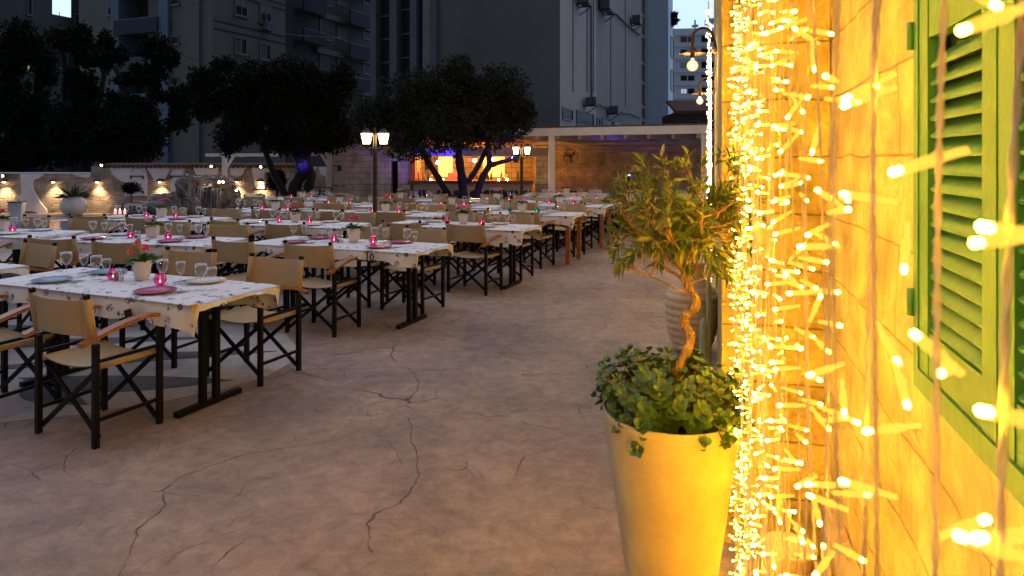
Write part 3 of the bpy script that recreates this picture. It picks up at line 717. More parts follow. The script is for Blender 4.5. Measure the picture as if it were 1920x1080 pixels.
# s along the wall for depth Y on the curtain plane:  Y = .961 s + .277 n
near = [((Ys(p)-.277*CN)/.961, CN) for p in strand_px]
Y_ = .86; spots = list(near)
while Y_ < 2.77: spots.append(((Y_-.277*CN)/.961, CN)); Y_ += .043
Yn = {p: Ys(p) for p in strand_px}
near_leds = []
for px, py, dx, dy, dyy in ((1800, -35, .8, .4, .2), (1905, 20, -.15, .1, .9), (1990, 455, -.9, -.2, .4), (1925, 440, -.1, .2, .8), (1985, 800, -.7, -.1, .2), (1975, 1000, -.8, .35, .5), (1905, 1040, -.2, .2, .8),
                            (1778, 292, -.95, .32, .2), (1778, 680, -.1, -.3, .9), (1780, 690, .3, .3, .7), (1778, 1000, .9, -.1, .3),
                            (1655, 150, -.8, .45, .3), (1655, 172, -.9, .35, .2), (1655, 168, .3, -.2, .9), (1655, 375, -.6, -.1, .6), (1700, 440, .05, .9, .2), (1655, 625, .5, .8, .2), (1685, 700, .35, .95, .2), (1700, 800, -.95, .2, .2), (1655, 925, -.9, -.2, .2),
                            (1580, 372, .5, .1, .7), (1580, 730, .2, .9, .3), (1580, 925, 1, .15, .2), (1580, 1030, .8, .5, .2), (1568, 380, -.3, -.4, .8), (1570, 910, -.9, .1, .3),
                            (1533, 245, -.1, .9, .3), (1533, 440, .9, .45, .2), (1533, 640, .6, .5, .4), (1530, 775, .6, .7, .2), (1530, 950, .3, .9, .3), (1524, 75, -.6, -.6, .5), (1524, 90, .2, .9, .3), (1533, 545, .95, .1, .2), (1524, 548, -.9, .1, .3), (1524, 590, .5, -.7, .4),
                            (1500, 40, -.9, .3, .3), (1500, 190, -.6, .9, .3), (1500, 330, -.9, -.1, .2), (1500, 540, -.7, -.8, .3), (1500, 620, .8, .4, .3), (1500, 760, -.9, .1, .3), (1500, 910, .9, .1, .3), (1500, 1040, .8, .3, .3),
                            (1488, 70, .8, -.5, .3), (1488, 185, .7, .8, .3), (1488, 260, -.7, .8, .3), (1488, 330, .9, .1, .3), (1488, 430, -.9, .3, .3), (1488, 480, .7, -.6, .3), (1488, 575, -.9, .2, .3), (1488, 690, -.7, .2, .5), (1488, 800, .8, .3, .3), (1488, 880, -.9, .1, .3), (1488, 980, .6, .6, .3),
                            (1478, 30, -.7, .3, .3), (1478, 110, -.9, .4, .3), (1478, 240, .8, .2, .3), (1478, 350, .8, -.2, .3), (1478, 400, -.7, .5, .3), (1478, 530, .9, .3, .3), (1478, 650, -.9, .1, .3), (1478, 730, .8, .3, .3), (1478, 850, .6, .7, .3), (1478, 930, -.9, .2, .3), (1478, 1010, .8, .1, .3)):
    best = min(strand_px, key=lambda q: abs(q-px)); near_leds.append((px, py, Yn[best], dx, dy, dyy))
for i in range(4): spots.insert(0, (-.5-i*.55, CN))
curtain('fairy_light_curtain', 'warm white fairy light curtain hanging close in front of the green shutter', spots, 0, near_leds, step=.100)
fs_ = [(6.6+i*.24, PN+.07) for i in range(32)]
curtain('fairy_light_curtain', 'distant strip of fairy lights hanging on the far end of the house', fs_, 0, None, ztop=3.2, tipm=M_tip2, seed=9, step=.11, lscale=1.5, keep=0)

# ================================================================ GOOSENECK WALL LAMPS
M_core = emit('filament', (1, .60, .22), 1500)
M_globe = bpy.data.materials.new('amber_globe'); M_globe.use_nodes = True
_t = M_globe.node_tree; _t.nodes.clear(); _o = _t.nodes.new('ShaderNodeOutputMaterial'); _m = _t.nodes.new('ShaderNodeMixShader'); _a = _t.nodes.new('ShaderNodeBsdfTransparent'); _e = _t.nodes.new('ShaderNodeEmission')
_e.inputs[0].default_value = (1, .55, .17, 1); _e.inputs[1].default_value = 1.9; _m.inputs[0].default_value = .5
_t.links.new(_a.outputs[0], _m.inputs[1]); _t.links.new(_e.outputs[0], _m.inputs[2]); _t.links.new(_m.outputs[0], _o.inputs[0])
def gooseneck(s, label, rz=0):
    t = empty('wall_lamp', H(s, PN, 2.55), ang, label, 'wall lamp', 'gooseneck lamps along the house wall')
    b = MB(); pts = [(0, 0, -.03)]
    for k in range(11):
        a = R(10+170*k/10); pts.append((0, .115-.085*math.cos(a)*1.0, .10+.075*math.sin(a)-.0*k))
    pts.append((0, .20, .0)); b.tube(pts, .012, 8); b.lathe([(.04, -.02), (.04, .02)], 12, (0, .004, -.02)); b.build('arm', M_rust, t, smooth=True)
    b = MB(); b.lathe([(.022, .02), (.03, -.01), (.055, -.022), (.115, -.040), (.118, -.045), (.05, -.034), (.0005, -.03)], 20, (0, .20, 0)); b.build('lamp_shade', M_rust, t, smooth=True)
    b = MB(); b.lathe([(.018, -.03), (.018, -.085)], 12, (0, .20, 0)); b.build('socket', M_iron, t)
    b = MB(); b.sphere((0, .20, -.145), .0475, 16, 12); bb = b.build('bulb', M_globe, t, smooth=True)
    b = MB(); b.tube([(0, .20, -.09), (0, .20, -.12)], .004, 5)
    b.sphere((0, .20, -.147), .017, 8, 6, 1.5); b.build('filament', M_core, bb)
gooseneck(6.05, 'nearer rusty gooseneck lamp with clear globe bulb on the house wall')
gooseneck(9.85, 'farther rusty gooseneck lamp with glowing bulb on the house wall')
for s_ in (-2.4, -5.5): gooseneck(s_, 'rusty gooseneck lamp behind the viewer on the house wall')

# ================================================================ POTTED OLIVE in the tall planter
PX, PY = .522, 2.28
M_plant = mat('tall_planter_clay', (.50, .41, .20), .6, scale=2.6, col2=(.33, .24, .10), bump=.14, bscale=30, detail=12)
M_soil = mat('soil', (.04, .025, .015), .95, var=.4, scale=30, bump=.5)
b = MB(); b.lathe([(.0005, .0), (.110, 0), (.114, .01), (.200, .61), (.219, .760), (.223, .773), (.220, .779), (.208, .776), (.200, .71), (.0005, .71)], 64)
pl = empty('tall_planter', (PX, PY, 0), 0, 'tall tapering yellow lit planter in the foreground beside the lights', 'planter')
b.build('pot', M_plant, pl, smooth=True)
b = MB(); b.lathe([(.188, .705), (.1, .715), (.0005, .72)], 24); b.build('soil', M_soil, pl)
M_bark = mat('olive_bark', (.42, .26, .11), .8, scale=22, col2=(.20, .11, .045), stretch=(3, 3, .6), bump=.9, bscale=60)
M_oleaf = leaf_mat('olive_leaf', (.105, .16, .035), (.04, .075, .02), 10, .25, .42)
M_yleaf = leaf_mat('lamplight_yellow_leaf', (.36, .33, .05), (.20, .22, .04), 14, .35)  # yellower leaf colour that carries the fairy lights' glow on the crown
M_bloss = leaf_mat('olive_blossom', (.42, .30, .10), (.28, .18, .06), 14, .3)
tree = empty('potted_olive_tree', (PX, PY, .715), 0, 'small twisted olive tree growing in the tall foreground planter', 'tree')
def PT(px, py, dy=0): p = W(px, py, PY+dy); return p-Vector((PX, PY, .715))
trunk = [PT(1268, 735), PT(1269, 690, .0), PT(1284, 664, -.015), PT(1297, 640, -.01), PT(1289, 618, .01), PT(1279, 600, .02), PT(1286, 588, .01), PT(1303, 576, -.01), PT(1308, 562, -.02), PT(1296, 548, -.005), PT(1288, 532, .01), PT(1284, 512, .01), PT(1277, 492, 0)]
def smooth_path(p, it=2):
    for _ in range(it):
        q = [p[0]]
        for i in range(len(p)-1): q.append(p[i]*.75+p[i+1]*.25); q.append(p[i]*.25+p[i+1]*.75)
        q.append(p[-1]); p = q
    return p
tp = smooth_path(trunk); b = MB()
b.tube(tp, [(.0175-.006*i/len(tp))*(1+.16*math.sin(i*1.3)+.1*math.sin(i*.47)) for i in range(len(tp))], 12)
r = random.Random(21)
top = trunk[-1]; CC = PT(1276, 402); tips = []
def branch(p0, p1, r0, r1, n=6, wob=.012):
    pts = []
    for i in range(n+1):
        t = i/n; q = p0.lerp(p1, t)+Vector((r.uniform(-1, 1), r.uniform(-1, 1), r.uniform(-1, 1)))*wob*math.sin(t*math.pi)+Vector((0, 0, -.03*math.sin(t*math.pi)*(p1-p0).length))
        pts.append(q)
    b.tube(smooth_path(pts, 1), [r0+(r1-r0)*k/(2*len(pts)-1) for k in range(2*len(pts))], 6)
    return pts
mains = []
for i in range(11):
    a = i*2.399; rad = (.11+.11*((i*7) % 5)/5); zz = .03+.10*r.random()
    e = Vector((top.x+math.cos(a)*rad, math.sin(a)*rad, top.z+.06+zz)); mains.append(branch(trunk[-2 if i % 3 else -3], e, .0065, .0035))
mains.append(branch(trunk[-4], PT(1190, 505, -.05), .004, .002)); mains.append(branch(trunk[-3], PT(1350, 500, .02), .004, .002))
# crown: leaf rosettes at twig ends spread over a flattened dome, ragged below
crown = MB(); yel = MB(); blo = MB()
def in_crown():
    while True:
        v = Vector((r.uniform(-1, 1), r.uniform(-1, 1), r.uniform(-1, 1)))
        if .35 < v.length < 1: break
    return v
cl = []
for k in range(200):
    v = in_crown(); e = Vector((CC.x+v.x*.245, v.y*.215, CC.z+v.z*.185))
    if noise.noise(Vector((e.x*9, e.y*9, e.z*9))) < -.22: continue
    cl.append(e)
for px, py, dy in ((1160, 500, -.05), (1150, 470, -.04), (1175, 490, .03), (1205, 455, -.1), (1365, 500, 0), (1395, 480, .03), (1345, 515, -.05), (1395, 440, -.05), (1150, 430, .05), (1165, 330, 0), (1205, 300, -.08), (1390, 310, -.08), (1350, 290, 0),
                   (1240, 296, -.05), (1290, 290, -.08), (1320, 300, .06), (1415, 370, 0), (1412, 410, -.04), (1140, 445, 0), (1185, 315, .06), (1265, 300, .08), (1405, 340, -.2), (1420, 400, -.2), (1400, 450, -.18), (1380, 300, -.15), (1425, 360, -.22), (1385, 380, -.1), (1410, 470, -.2), (1375, 285, -.1), (1395, 420, -.22), (1370, 520, -.1)):
    cl.append(PT(px, py, dy))
for e in cl:
    m = min(mains, key=lambda q: (q[-1]-e).length); st = m[r.choice((-1, -2, -3))]
    branch(st, e, .0026, .0012, 4, .012)
    out = (e-(CC-Vector((0, 0, .10)))).normalized()
    if e.z < CC.z-.10: out = (out+Vector((0, 0, -.7))).normalized()
    nl = r.randint(8, 13)
    for j in range(nl):
        a = j*2.4+r.uniform(-.4, .4); u = out.cross(Vector((.1, .2, 1))).normalized(); v_ = out.cross(u)
        d = u*math.cos(a)+v_*math.sin(a)+out*r.uniform(.35, 1.6); L = r.uniform(.034, .060)
        tgt = yel if r.random() < .16 else crown
        tgt.leaf(e-out*r.uniform(0, .05), d, out, L, L*r.uniform(.25, .32), .18, r.uniform(-.05, .25))
    if r.random() < .42:
        q = e-out*.04+Vector((r.uniform(-.02, .02), r.uniform(-.02, .02), 0))
        for j in range(16):
            d = Vector((r.uniform(-1, 1), r.uniform(-1, 1), r.uniform(-1, 1))); blo.leaf(q+d*.008, d, Vector((0, 0, 1)), r.uniform(.010, .018), .004)
b.build('trunk', M_bark, tree, smooth=True)
crown.build('crown', M_oleaf, tree, smooth=False); yel.build('lamplight_yellow_leaves', M_yleaf, tree); blo.build('blossom', M_bloss, tree)
# jade-like underplanting: rounded paired leaves on fleshy stems
M_jade = leaf_mat('jade_leaf', (.075, .155, .028), (.035, .085, .018), 20, .15, .45)
M_stem = mat('stem', (.25, .16, .06), .7, var=.2)
up_ = empty('succulent_shrub', (PX, PY, .715), 0, 'bushy round leaved green succulent spilling over the tall planter rim', 'plant')
jl = MB(); js = MB()
for k in range(250):
    a = r.uniform(0, 6.28); q = math.sqrt(r.random())
    rad = q*.25; zz = .05+r.uniform(.0, .20)*(1-.5*q*q) if q < .8 else r.uniform(.0, .18)
    e = Vector((math.cos(a)*rad, math.sin(a)*rad, zz))
    if e.x < -.1: e.z += .06*r.random()
    if q > .82 and rad > .2 and zz < .03: rad += .0
    st = Vector((math.cos(a)*rad*.35, math.sin(a)*rad*.35, .0))
    mid = st.lerp(e, .6)+Vector((0, 0, .03)); js.tube([st, mid, e], [.004, .003, .002], 5)
    out = (e-st+Vector((0, 0, .04))).normalized()
    for lvl in range(3):
        base = e-out*(.030*lvl); u = out.cross(Vector((.3, .1, 1))).normalized(); v_ = out.cross(u)
        for j in range(4):
            t_ = j*1.5708+lvl*.78+r.uniform(-.25, .25); d = u*math.cos(t_)+v_*math.sin(t_)+out*(.9-.28*lvl); L = r.uniform(.024, .036)*(1 if lvl else .75)
            dd = d.normalized(); side = dd.cross(out).normalized(); upv = side.cross(dd)
            n = 8; vs = [base+dd*L*.55+upv*.002]
            for q2 in range(n):
                w_ = 2*math.pi*q2/n; vs.append(base+dd*(L*.55-math.cos(w_)*L*.55)+side*math.sin(w_)*L*.46+upv*(.10*L*(math.sin(w_)**2)))
            jl.add(vs, [(0, q2+1, (q2+1) % n+1) for q2 in range(n)])
js.build('stems', M_stem, up_, smooth=True); jl.build('foliage', M_jade, up_, smooth=False)

# ribbed urn, cactus column and small things beside the wall
M_terra = mat('urn_clay', (.76, .52, .30), .8, scale=6, col2=(.58, .38, .21), bump=.5, bscale=30)
ur = W(1297, 658, 5.78); prof = [(.11, 0), (.13, .01)]
for k in range(1, 61):
    t_ = k/60; rr = .13+.085*math.sin(min(1, t_*1.12)*math.pi*.80)**.8 if t_ < .8 else .195-(t_-.8)*.42
    prof.append((rr+.012*abs(math.sin(t_*math.pi*10)), .01+.60*t_))
prof += [(.095, .65), (.10, .70), (.115, .73), (.118, .745), (.10, .745), (.085, .66)]
o = MB().lathe(prof, 40, sx=1.0).build('ribbed_urn', M_terra, None, smooth=True, loc=(ur.x, 5.78, 0)); tag(o, 'large ribbed terracotta urn standing against the house behind the olive', 'urn')
M_cact = mat('cactus_skin', (.42, .42, .24), .8, scale=14, col2=(.28, .30, .16), bump=.4)
p = W(1343, 655, 4.6)
o = MB().lathe([(.0255, 0), (.026, .2), (.027, .50), (.024, .56), (.012, .585), (.0005, .59)], 14).build('cactus', M_cact, None, smooth=True, loc=(H(4.45, PN+.09, 0).x, H(4.45, PN+.09, 0).y, 0)); tag(o, 'short round topped grey green cactus column beside the urn', 'cactus')
o = MB().lathe([(.016, 0), (.017, .6), (.016, 1.0), (.010, 1.02), (.0005, 1.022)], 10).build('stake', mat('bamboo', (.45, .40, .12), .6, var=.2), None, smooth=True, loc=(H(4.75, PN+.06, 0).x, H(4.75, PN+.06, 0).y, 0)); tag(o, 'thin yellow bamboo stake standing behind the cactus by the wall', 'stake')
o = MB().lathe([(.0005, 0), (.07, 0), (.095, .16), (.10, .17), (.088, .17), (.0005, .15)], 24).build('small_pot', M_terra, None, smooth=True, loc=tuple(H(2.62, .18, 0))); tag(o, 'small clay pot in the corner behind the fairy lights', 'pot')
# ================================================================ TREES
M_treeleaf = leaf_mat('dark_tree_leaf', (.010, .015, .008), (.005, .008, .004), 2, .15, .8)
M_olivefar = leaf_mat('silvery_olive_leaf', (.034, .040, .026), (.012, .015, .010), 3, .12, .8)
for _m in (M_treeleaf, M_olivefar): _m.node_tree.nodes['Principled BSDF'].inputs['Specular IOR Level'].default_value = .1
M_darkbark = mat('dark_bark', (.014, .011, .009), .9, scale=9, col2=(.006, .005, .005), bump=.8, bscale=20)
def leafcloud(blobs, n, ls, seed, hang=0):
    r = random.Random(seed); b = MB(); tot = sum(rx*rz for _, (rx, ry, rz) in blobs)
    for c_, (rx, ry, rz) in blobs:
        m = int(n*rx*rz/tot)
        for _ in range(m):
            v = Vector((r.gauss(0, 1), r.gauss(0, 1), r.gauss(0, 1))).normalized()*(r.random()**.45)*(1+.28*noise.noise(Vector((r.random(), c_.x, c_.z))*3))
            p = c_+Vector((v.x*rx, v.y*ry, v.z*rz))
            if noise.noise(p*1.9) < -.24 and v.length > .6: continue
            d = Vector((r.uniform(-1, 1), r.uniform(-1, 1), r.uniform(-1, 1)-hang)).normalized()
            s_ = Vector((r.uniform(-1, 1), r.uniform(-1, 1), r.uniform(-1, 1))).cross(d).normalized(); L = ls*r.uniform(.6, 1.4); w_ = L*.24
            b.add([p, p+d*L*.5+s_*w_, p+d*L, p+d*L*.5-s_*w_], [(0, 1, 2, 3)])
    return b
def tree_thing(name, label, base, trunks, blobs, n, ls, seed, lm, group='trees behind the courtyard', tmat=None, hang=.3):
    t = empty(name, base, 0, label, 'tree', group)
    b = MB()
    for pts, r0, r1 in trunks:
        pp = smooth_path([Vector(p)-Vector(base) for p in pts], 2); k = len(pp)
        b.tube(pp, [(r0+(r1-r0)*i/k)*(1+.12*math.sin(i*2.1)) for i in range(k)], 10)
    b.build('trunk', tmat or M_darkbark, t, smooth=True)
    leafcloud([(c_-Vector(base), q) for c_, q in blobs], n, ls, seed, hang).build('crown', lm, t)
    return t
def blobpx(Y, lst, dep=1.0):
    return [(W(px, py, Y+dy), (rx*Y/F, max(.3, min(rx, 45)*Y/F*dep), rz*Y/F)) for px, py, rx, rz, dy in lst]
# central olive with three leaning trunks
OY = 16.4
def w3(lst, Y): return [tuple(W(px, py, Y+dy)) for px, py, dy in lst]
tree_thing('olive_tree', 'big spreading olive with three dark leaning trunks in front of the bar', (W(878, 300, OY).x, OY, 0),
  [(w3([(872, 424, 0), (868, 385, 0), (868, 340, 0), (860, 300, 0), (862, 240, .1), (850, 190, 0)], OY), .14, .06),
   (w3([(868, 424, 0), (850, 380, -.1), (826, 340, -.2), (800, 300, -.3), (785, 270, -.4), (740, 240, -.3)], OY), .10, .05),
   (w3([(884, 424, 0), (888, 384, 0), (898, 350, 0), (908, 325, 0), (920, 308, 0), (912, 270, 0), (930, 210, 0)], OY), .11, .05),
   (w3([(915, 312, 0), (935, 305, -.1), (955, 300, -.2), (975, 290, -.2)], OY), .07, .03),
   (w3([(878, 340, 0), (892, 320, .2), (905, 295, .2), (925, 250, .3)], OY), .08, .04)],
  blobpx(OY, [(800, 185, 95, 60, 0), (730, 235, 70, 50, 0), (875, 165, 75, 55, .3), (940, 180, 55, 60, 0), (700, 215, 45, 38, .3), (840, 240, 80, 45, -.4), (920, 240, 65, 45, 0),
              (965, 225, 38, 40, .2), (770, 270, 60, 30, -.4), (860, 130, 40, 28, 0), (690, 262, 28, 26, 0), (990, 205, 20, 20, 0)]), 42000, .085, 5, M_olivefar)
# darker tree left of the kiosk
tree_thing('ficus_tree', 'dense dark tree with twisted forked trunk left of the stone kiosk', (W(548, 300, 17.4).x, 17.4, 0),
  [(w3([(545, 415, 0), (548, 380, 0), (552, 350, 0), (568, 325, 0), (560, 300, 0), (545, 260, 0)], 17.4), .20, .08),
   (w3([(555, 415, 0), (562, 380, 0), (580, 350, 0), (585, 325, 0), (572, 300, 0), (585, 250, 0)], 17.4), .15, .08),
   (w3([(540, 400, 0), (535, 365, 0), (515, 330, 0), (505, 305, 0), (490, 260, 0)], 17.4), .11, .06)],
  blobpx(17.4, [(520, 200, 95, 65, 0), (440, 185, 60, 45, .5), (590, 190, 70, 60, 0), (460, 240, 60, 40, 0), (560, 250, 85, 42, -.3), (400, 150, 42, 26, .6), (480, 140, 45, 28, 0), (550, 135, 50, 28, 0),
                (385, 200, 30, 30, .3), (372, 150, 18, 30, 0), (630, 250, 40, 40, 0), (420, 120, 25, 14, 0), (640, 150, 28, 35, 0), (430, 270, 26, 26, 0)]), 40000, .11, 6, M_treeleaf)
# trees beyond the low wall
TY = 24.5
tree_thing('broadleaf_tree', 'tall ragged dark tree with upright clumps beyond the low wall', (W(40, 300, TY).x, TY, 0),
  [(w3([(40, 400, 0), (35, 250, 0), (20, 130, 0)], TY), .3, .1), (w3([(42, 360, 0), (70, 230, 0), (75, 120, 0)], TY), .2, .08)],
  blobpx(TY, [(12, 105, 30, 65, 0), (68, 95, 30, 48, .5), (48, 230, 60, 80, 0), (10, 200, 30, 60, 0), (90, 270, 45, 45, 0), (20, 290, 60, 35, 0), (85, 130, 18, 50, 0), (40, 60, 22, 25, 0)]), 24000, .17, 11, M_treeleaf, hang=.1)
tree_thing('broadleaf_tree', 'middle ragged dark tree with bare forking limbs beyond the wall', (W(165, 300, TY-.8).x, TY-.8, 0),
  [(w3([(165, 400, 0), (160, 260, 0), (130, 180, 0), (115, 90, 0)], TY-.8), .26, .06), (w3([(165, 280, 0), (178, 200, 0), (170, 130, 0)], TY-.8), .14, .05), (w3([(178, 220, 0), (195, 150, 0), (200, 90, 0)], TY-.8), .12, .05)],
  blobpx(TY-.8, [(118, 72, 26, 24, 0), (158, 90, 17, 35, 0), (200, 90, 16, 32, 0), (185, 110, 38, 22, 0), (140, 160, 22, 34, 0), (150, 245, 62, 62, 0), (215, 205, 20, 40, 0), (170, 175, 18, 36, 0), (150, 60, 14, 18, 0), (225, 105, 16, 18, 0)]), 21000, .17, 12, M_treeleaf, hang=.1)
tree_thing('broadleaf_tree', 'rounded dark tree beside the white apartment pillar beyond the tiled wall', (W(270, 300, TY-1.5).x, TY-1.5, 0),
  [(w3([(262, 400, 0), (262, 260, 0), (285, 170, 0), (290, 100, 0)], TY-1.5), .26, .06), (w3([(262, 260, 0), (235, 180, 0), (215, 120, 0)], TY-1.5), .16, .05)],
  blobpx(TY-1.5, [(293, 92, 30, 28, 0), (318, 108, 15, 22, 0), (250, 245, 62, 62, 0), (285, 140, 24, 26, 0), (230, 150, 20, 12, 0), (245, 190, 26, 12, 0), (300, 180, 14, 14, 0), (345, 185, 30, 26, 0), (335, 225, 20, 24, 0), (258, 130, 10, 10, 0), (205, 270, 40, 40, 0)]), 21000, .16, 13, M_treeleaf, hang=.1)

# ================================================================ GARDEN WALL with broken plaster
WY = 20.5
M_rubble = brick_mat('rubble_stone', (.60, .50, .43), (.46, .38, .33), (.24, .20, .18), .22, .062, mort=.006, bump=1.0, warp=.12, vs=3)
M_plast = mat('wall_plaster', (.78, .74, .78), .85, var=.08, scale=2, bump=.15)
M_tile = mat('roof_tile', (.10, .055, .04), .85, var=.4, scale=6)
gw = empty('garden_wall', (0, WY, 0), 0, 'long rubble garden wall with patches of pale plaster and tiled top', 'wall')
def X(px, Y=WY): return (px-960)/F*Y
def Z(py, Y=WY): return CH-(py-HY)*Y/F
b = grid_wall('w', X(-40), X(171), 0, Z(325), -.0, M_rubble, .12, .02); b.box(X(-40), X(171), .03, .3, 0, Z(325)-.003); b.build('low_wall', M_rubble, gw, smooth=False)
b = grid_wall('w', X(171), X(628), 0, Z(312), -.0, M_rubble, .12, .02); b.box(X(171), X(628), .03, .3, 0, Z(312)-.003); b.build('high_wall', M_rubble, gw, smooth=False)
b = MB(); b.box(X(-40), X(170), -.03, .33, Z(325)-.002, Z(323.5)); b.build('coping', M_plast, gw)
b = MB(); xx = X(200)
while xx < X(560):
    b.tube([(xx, -.10, Z(311.5)), (xx, .38, Z(309))], .062, 8); xx += .135
b.build('tile_cap', M_tile, gw, smooth=True)
for pts in ([(40, 326), (85, 326), (78, 332), (65, 338), (62, 344), (65, 357), (72, 370), (78, 380), (89, 393), (90, 400), (78, 400), (62, 396), (48, 396), (43, 404), (45, 380), (37, 372), (43, 362), (41, 339)],
            [(137, 326), (170, 326), (171, 331), (165, 334), (150, 331)],
            [(206, 313), (213, 328), (228, 339), (236, 342), (237, 367), (276, 367), (277, 343), (278, 336), (273, 313)],
            [(276, 313), (322, 313), (311, 335), (300, 335), (290, 339), (287, 330)],
            [(324, 313), (347, 313), (347, 330), (334, 352), (337, 358), (322, 360), (320, 347), (321, 331)],
            [(363, 313), (411, 313), (408, 328), (389, 327), (369, 328)],
            [(432, 313), (462, 313), (455, 328), (445, 332), (434, 326)],
            [(472, 313), (513, 313), (513, 322), (498, 322), (496, 332), (498, 353), (483, 353), (479, 348), (475, 326)],
            [(574, 313), (594, 313), (592, 318), (584, 329), (579, 341)],
            [(600, 313), (624, 313), (624, 350), (612, 350), (611, 330), (603, 328), (600, 319)]):
    out = []
    for i, (px, py) in enumerate(pts):
        qx, qy = pts[(i+1) % len(pts)]
        for k in range(4):
            t_ = k/4; jx = .9*noise.noise(Vector((px+k, py, i))) if k else 0
            out.append((X(px+(qx-px)*t_+jx), -.055, Z(py+(qy-py)*t_+jx)))
    MB().poly(out[::-1], (0, .05, 0)).build('plaster_patch', M_plast, gw)
for cx_, y0_ in ((259, 330), (334, 330), (259, 358)):        # blind shutters with black strap hinges
    b = MB(); b.box(X(cx_-12), X(cx_+12), -.075, -.058, Z(y0_+1.2), Z(y0_-.8)); b.box(X(cx_-12.5), X(cx_-10), -.08, -.058, Z(y0_+5), Z(y0_-1)); b.box(X(cx_+10), X(cx_+12.5), -.08, -.058, Z(y0_+5), Z(y0_-1)); b.build('strap_hinge', M_iron, gw)
for cx_ in (260, 334):
    b = MB(); n = 12
    for i in range(n):
        a0, a1 = R(180*i/n), R(180*(i+1)/n); b.bar((X(cx_)+math.cos(a0)*.20, -.062, Z(325)+math.sin(a0)*.14), (X(cx_)+math.cos(a1)*.20, -.062, Z(325)+math.sin(a1)*.14), .012, .012)
    b.build('arch_moulding', mat('grey_trim', (.3, .28, .3), .8, var=.1), gw)
# sconces washing the wall
M_lamp = emit('warm_lamp', (1, .68, .30), 40)
def spot(loc, tgt, power, colr, size=70, blend=.6, parent=None, rad=.03):
    l = bpy.data.lights.new('lamp_light', 'SPOT'); l.energy = power; l.color = colr; l.spot_size = R(size); l.spot_blend = blend; l.shadow_soft_size = rad
    o = bpy.data.objects.new('lamp_light', l); col.objects.link(o); o.location = loc; o.rotation_euler = (Vector(tgt)-Vector(loc)).to_track_quat('-Z', 'Y').to_euler()
    if parent: mw = o.matrix_basis.copy(); o.parent = parent; o.matrix_parent_inverse = parent.matrix_basis.inverted()
    return o
sl = [(5, 'beside the frame edge'), (98, 'left of the white urn'), (180, 'right of the white urn'), (298, 'between the two arched panels'), (443, 'right of the waterfall rocks'), (487, 'left of the dark twisted tree')]
for px, wd in sl:
    p = W(px, 343, WY-.16); t = empty('wall_sconce', (p.x, p.y, p.z), 0, 'small half round wall sconce throwing light down, '+wd, 'wall light', 'sconces along the garden wall')
    b = MB(); b.lathe([(.07, 0), (.10, .03), (.085, .07), (.03, .10), (.0005, .105)], 14, (0, .04, .03)); b.build('shade', M_rust, t, smooth=True)
    b = MB(); b.lathe([(.0005, 0), (.03, .0), (.035, .02)], 12, (0, .04, .01)); b.build('lamp_glass', M_lamp, t)
    spot((p.x, p.y-.02, p.z-.02), (p.x, p.y+.14, p.z-.6), 42, (1, .66, .30), 95, .9, t)
for px, py, wd in ((5, 330, 'on the low wall end'), (190, 310, 'where the wall steps up'), (396, 312, 'above the waterfall'), (489, 313, 'near the dark tree')):
    p = W(px, py, WY-.2); t = empty('flood_lamp', (p.x, p.y, p.z), 0, 'tiny bright flood lamp on the wall top '+wd, 'flood lamp', 'flood lamps on the wall top')
    b = MB(); b.box(-.06, .06, .0, .08, -.05, .05); b.build('housing', M_iron, t); b = MB(); b.box(-.022, .022, -.012, -.001, -.022, .022); b.build('lens', M_lamp, t)
    spot((p.x, p.y-.04, p.z), (p.x+.5, p.y-6, 0), 110, (1, .70, .38), 120, .8, t, .05)

# ================================================================ POOL, ROCKS, WATERFALL
M_water = mat('pool_water', (.010, .075, .16), .08, scale=1.2, col2=(.005, .035, .09), bump=.25, bscale=5)
sheet('water', [(-15, 12.2), (-6.3, 12.2), (-6.0, 13.2), (-6.2, 14.6), (-7.2, 15.6), (-7.4, 17.8), (-15, 17.8)], M_water, .012, th=.004)
M_mos = mat('pool_rim', (.45, .43, .42), .7, var=.25, scale=6, bump=.3)
sheet('pavement', [(-15.5, 11.8), (-6.1, 11.8), (-5.7, 13.2), (-5.9, 14.8), (-6.9, 15.8), (-7.1, 18.1), (-15.5, 18.1)], M_mos, .007)
M_rock = mat('waterfall_rock', (.17, .145, .135), .85, scale=3, col2=(.07, .062, .062), bump=1.0, bscale=9)
def rockmesh(b, c_, rx, ry, rz, seed):
    n, m = 18, 12; vs = []; fs = []
    for j in range(m+1):
        for i in range(n):
            th = math.pi*j/m; ph = 2*math.pi*i/n; v = Vector((math.sin(th)*math.cos(ph), math.sin(th)*math.sin(ph), math.cos(th)))
            k = 1+.35*noise.noise(v*1.6+Vector((seed, 0, 0)))+.22*noise.noise(v*4+Vector((0, seed, 0))); vs.append((c_[0]+v.x*rx*k, c_[1]+v.y*ry*k, c_[2]+v.z*rz*k))
    for j in range(m):
        for i in range(n): a = j*n+i; d = j*n+(i+1) % n; fs.append((a, a+n, d+n, d))
    b.add(vs, fs)
wf = empty('rock_waterfall', (W(380, 300, 18.9).x, 18.9, 0), 0, 'grotto of grey rocks with a thin waterfall dropping into the pool', 'waterfall')
rl = [(352, 352, 20, 24, 0), (350, 385, 22, 24, 0), (345, 410, 22, 20, 0), (380, 338, 36, 8, .25), (415, 345, 22, 14, 0), (430, 372, 18, 26, 0), (427, 405, 20, 22, 0), (385, 375, 34, 34, .8), (385, 351, 30, 4, .1), (440, 392, 20, 20, 0)]
for i, (px, py, rx, rz, dy) in enumerate(rl):
    p = W(px, py, 18.9+dy)-wf.location; b = MB(); rockmesh(b, p, rx*18.9/F, max(.25, min(rx, 24)*18.9/F), rz*18.9/F, i*3.7); b.build('rock', M_rock, wf, smooth=False)
r = random.Random(4); b = MB()
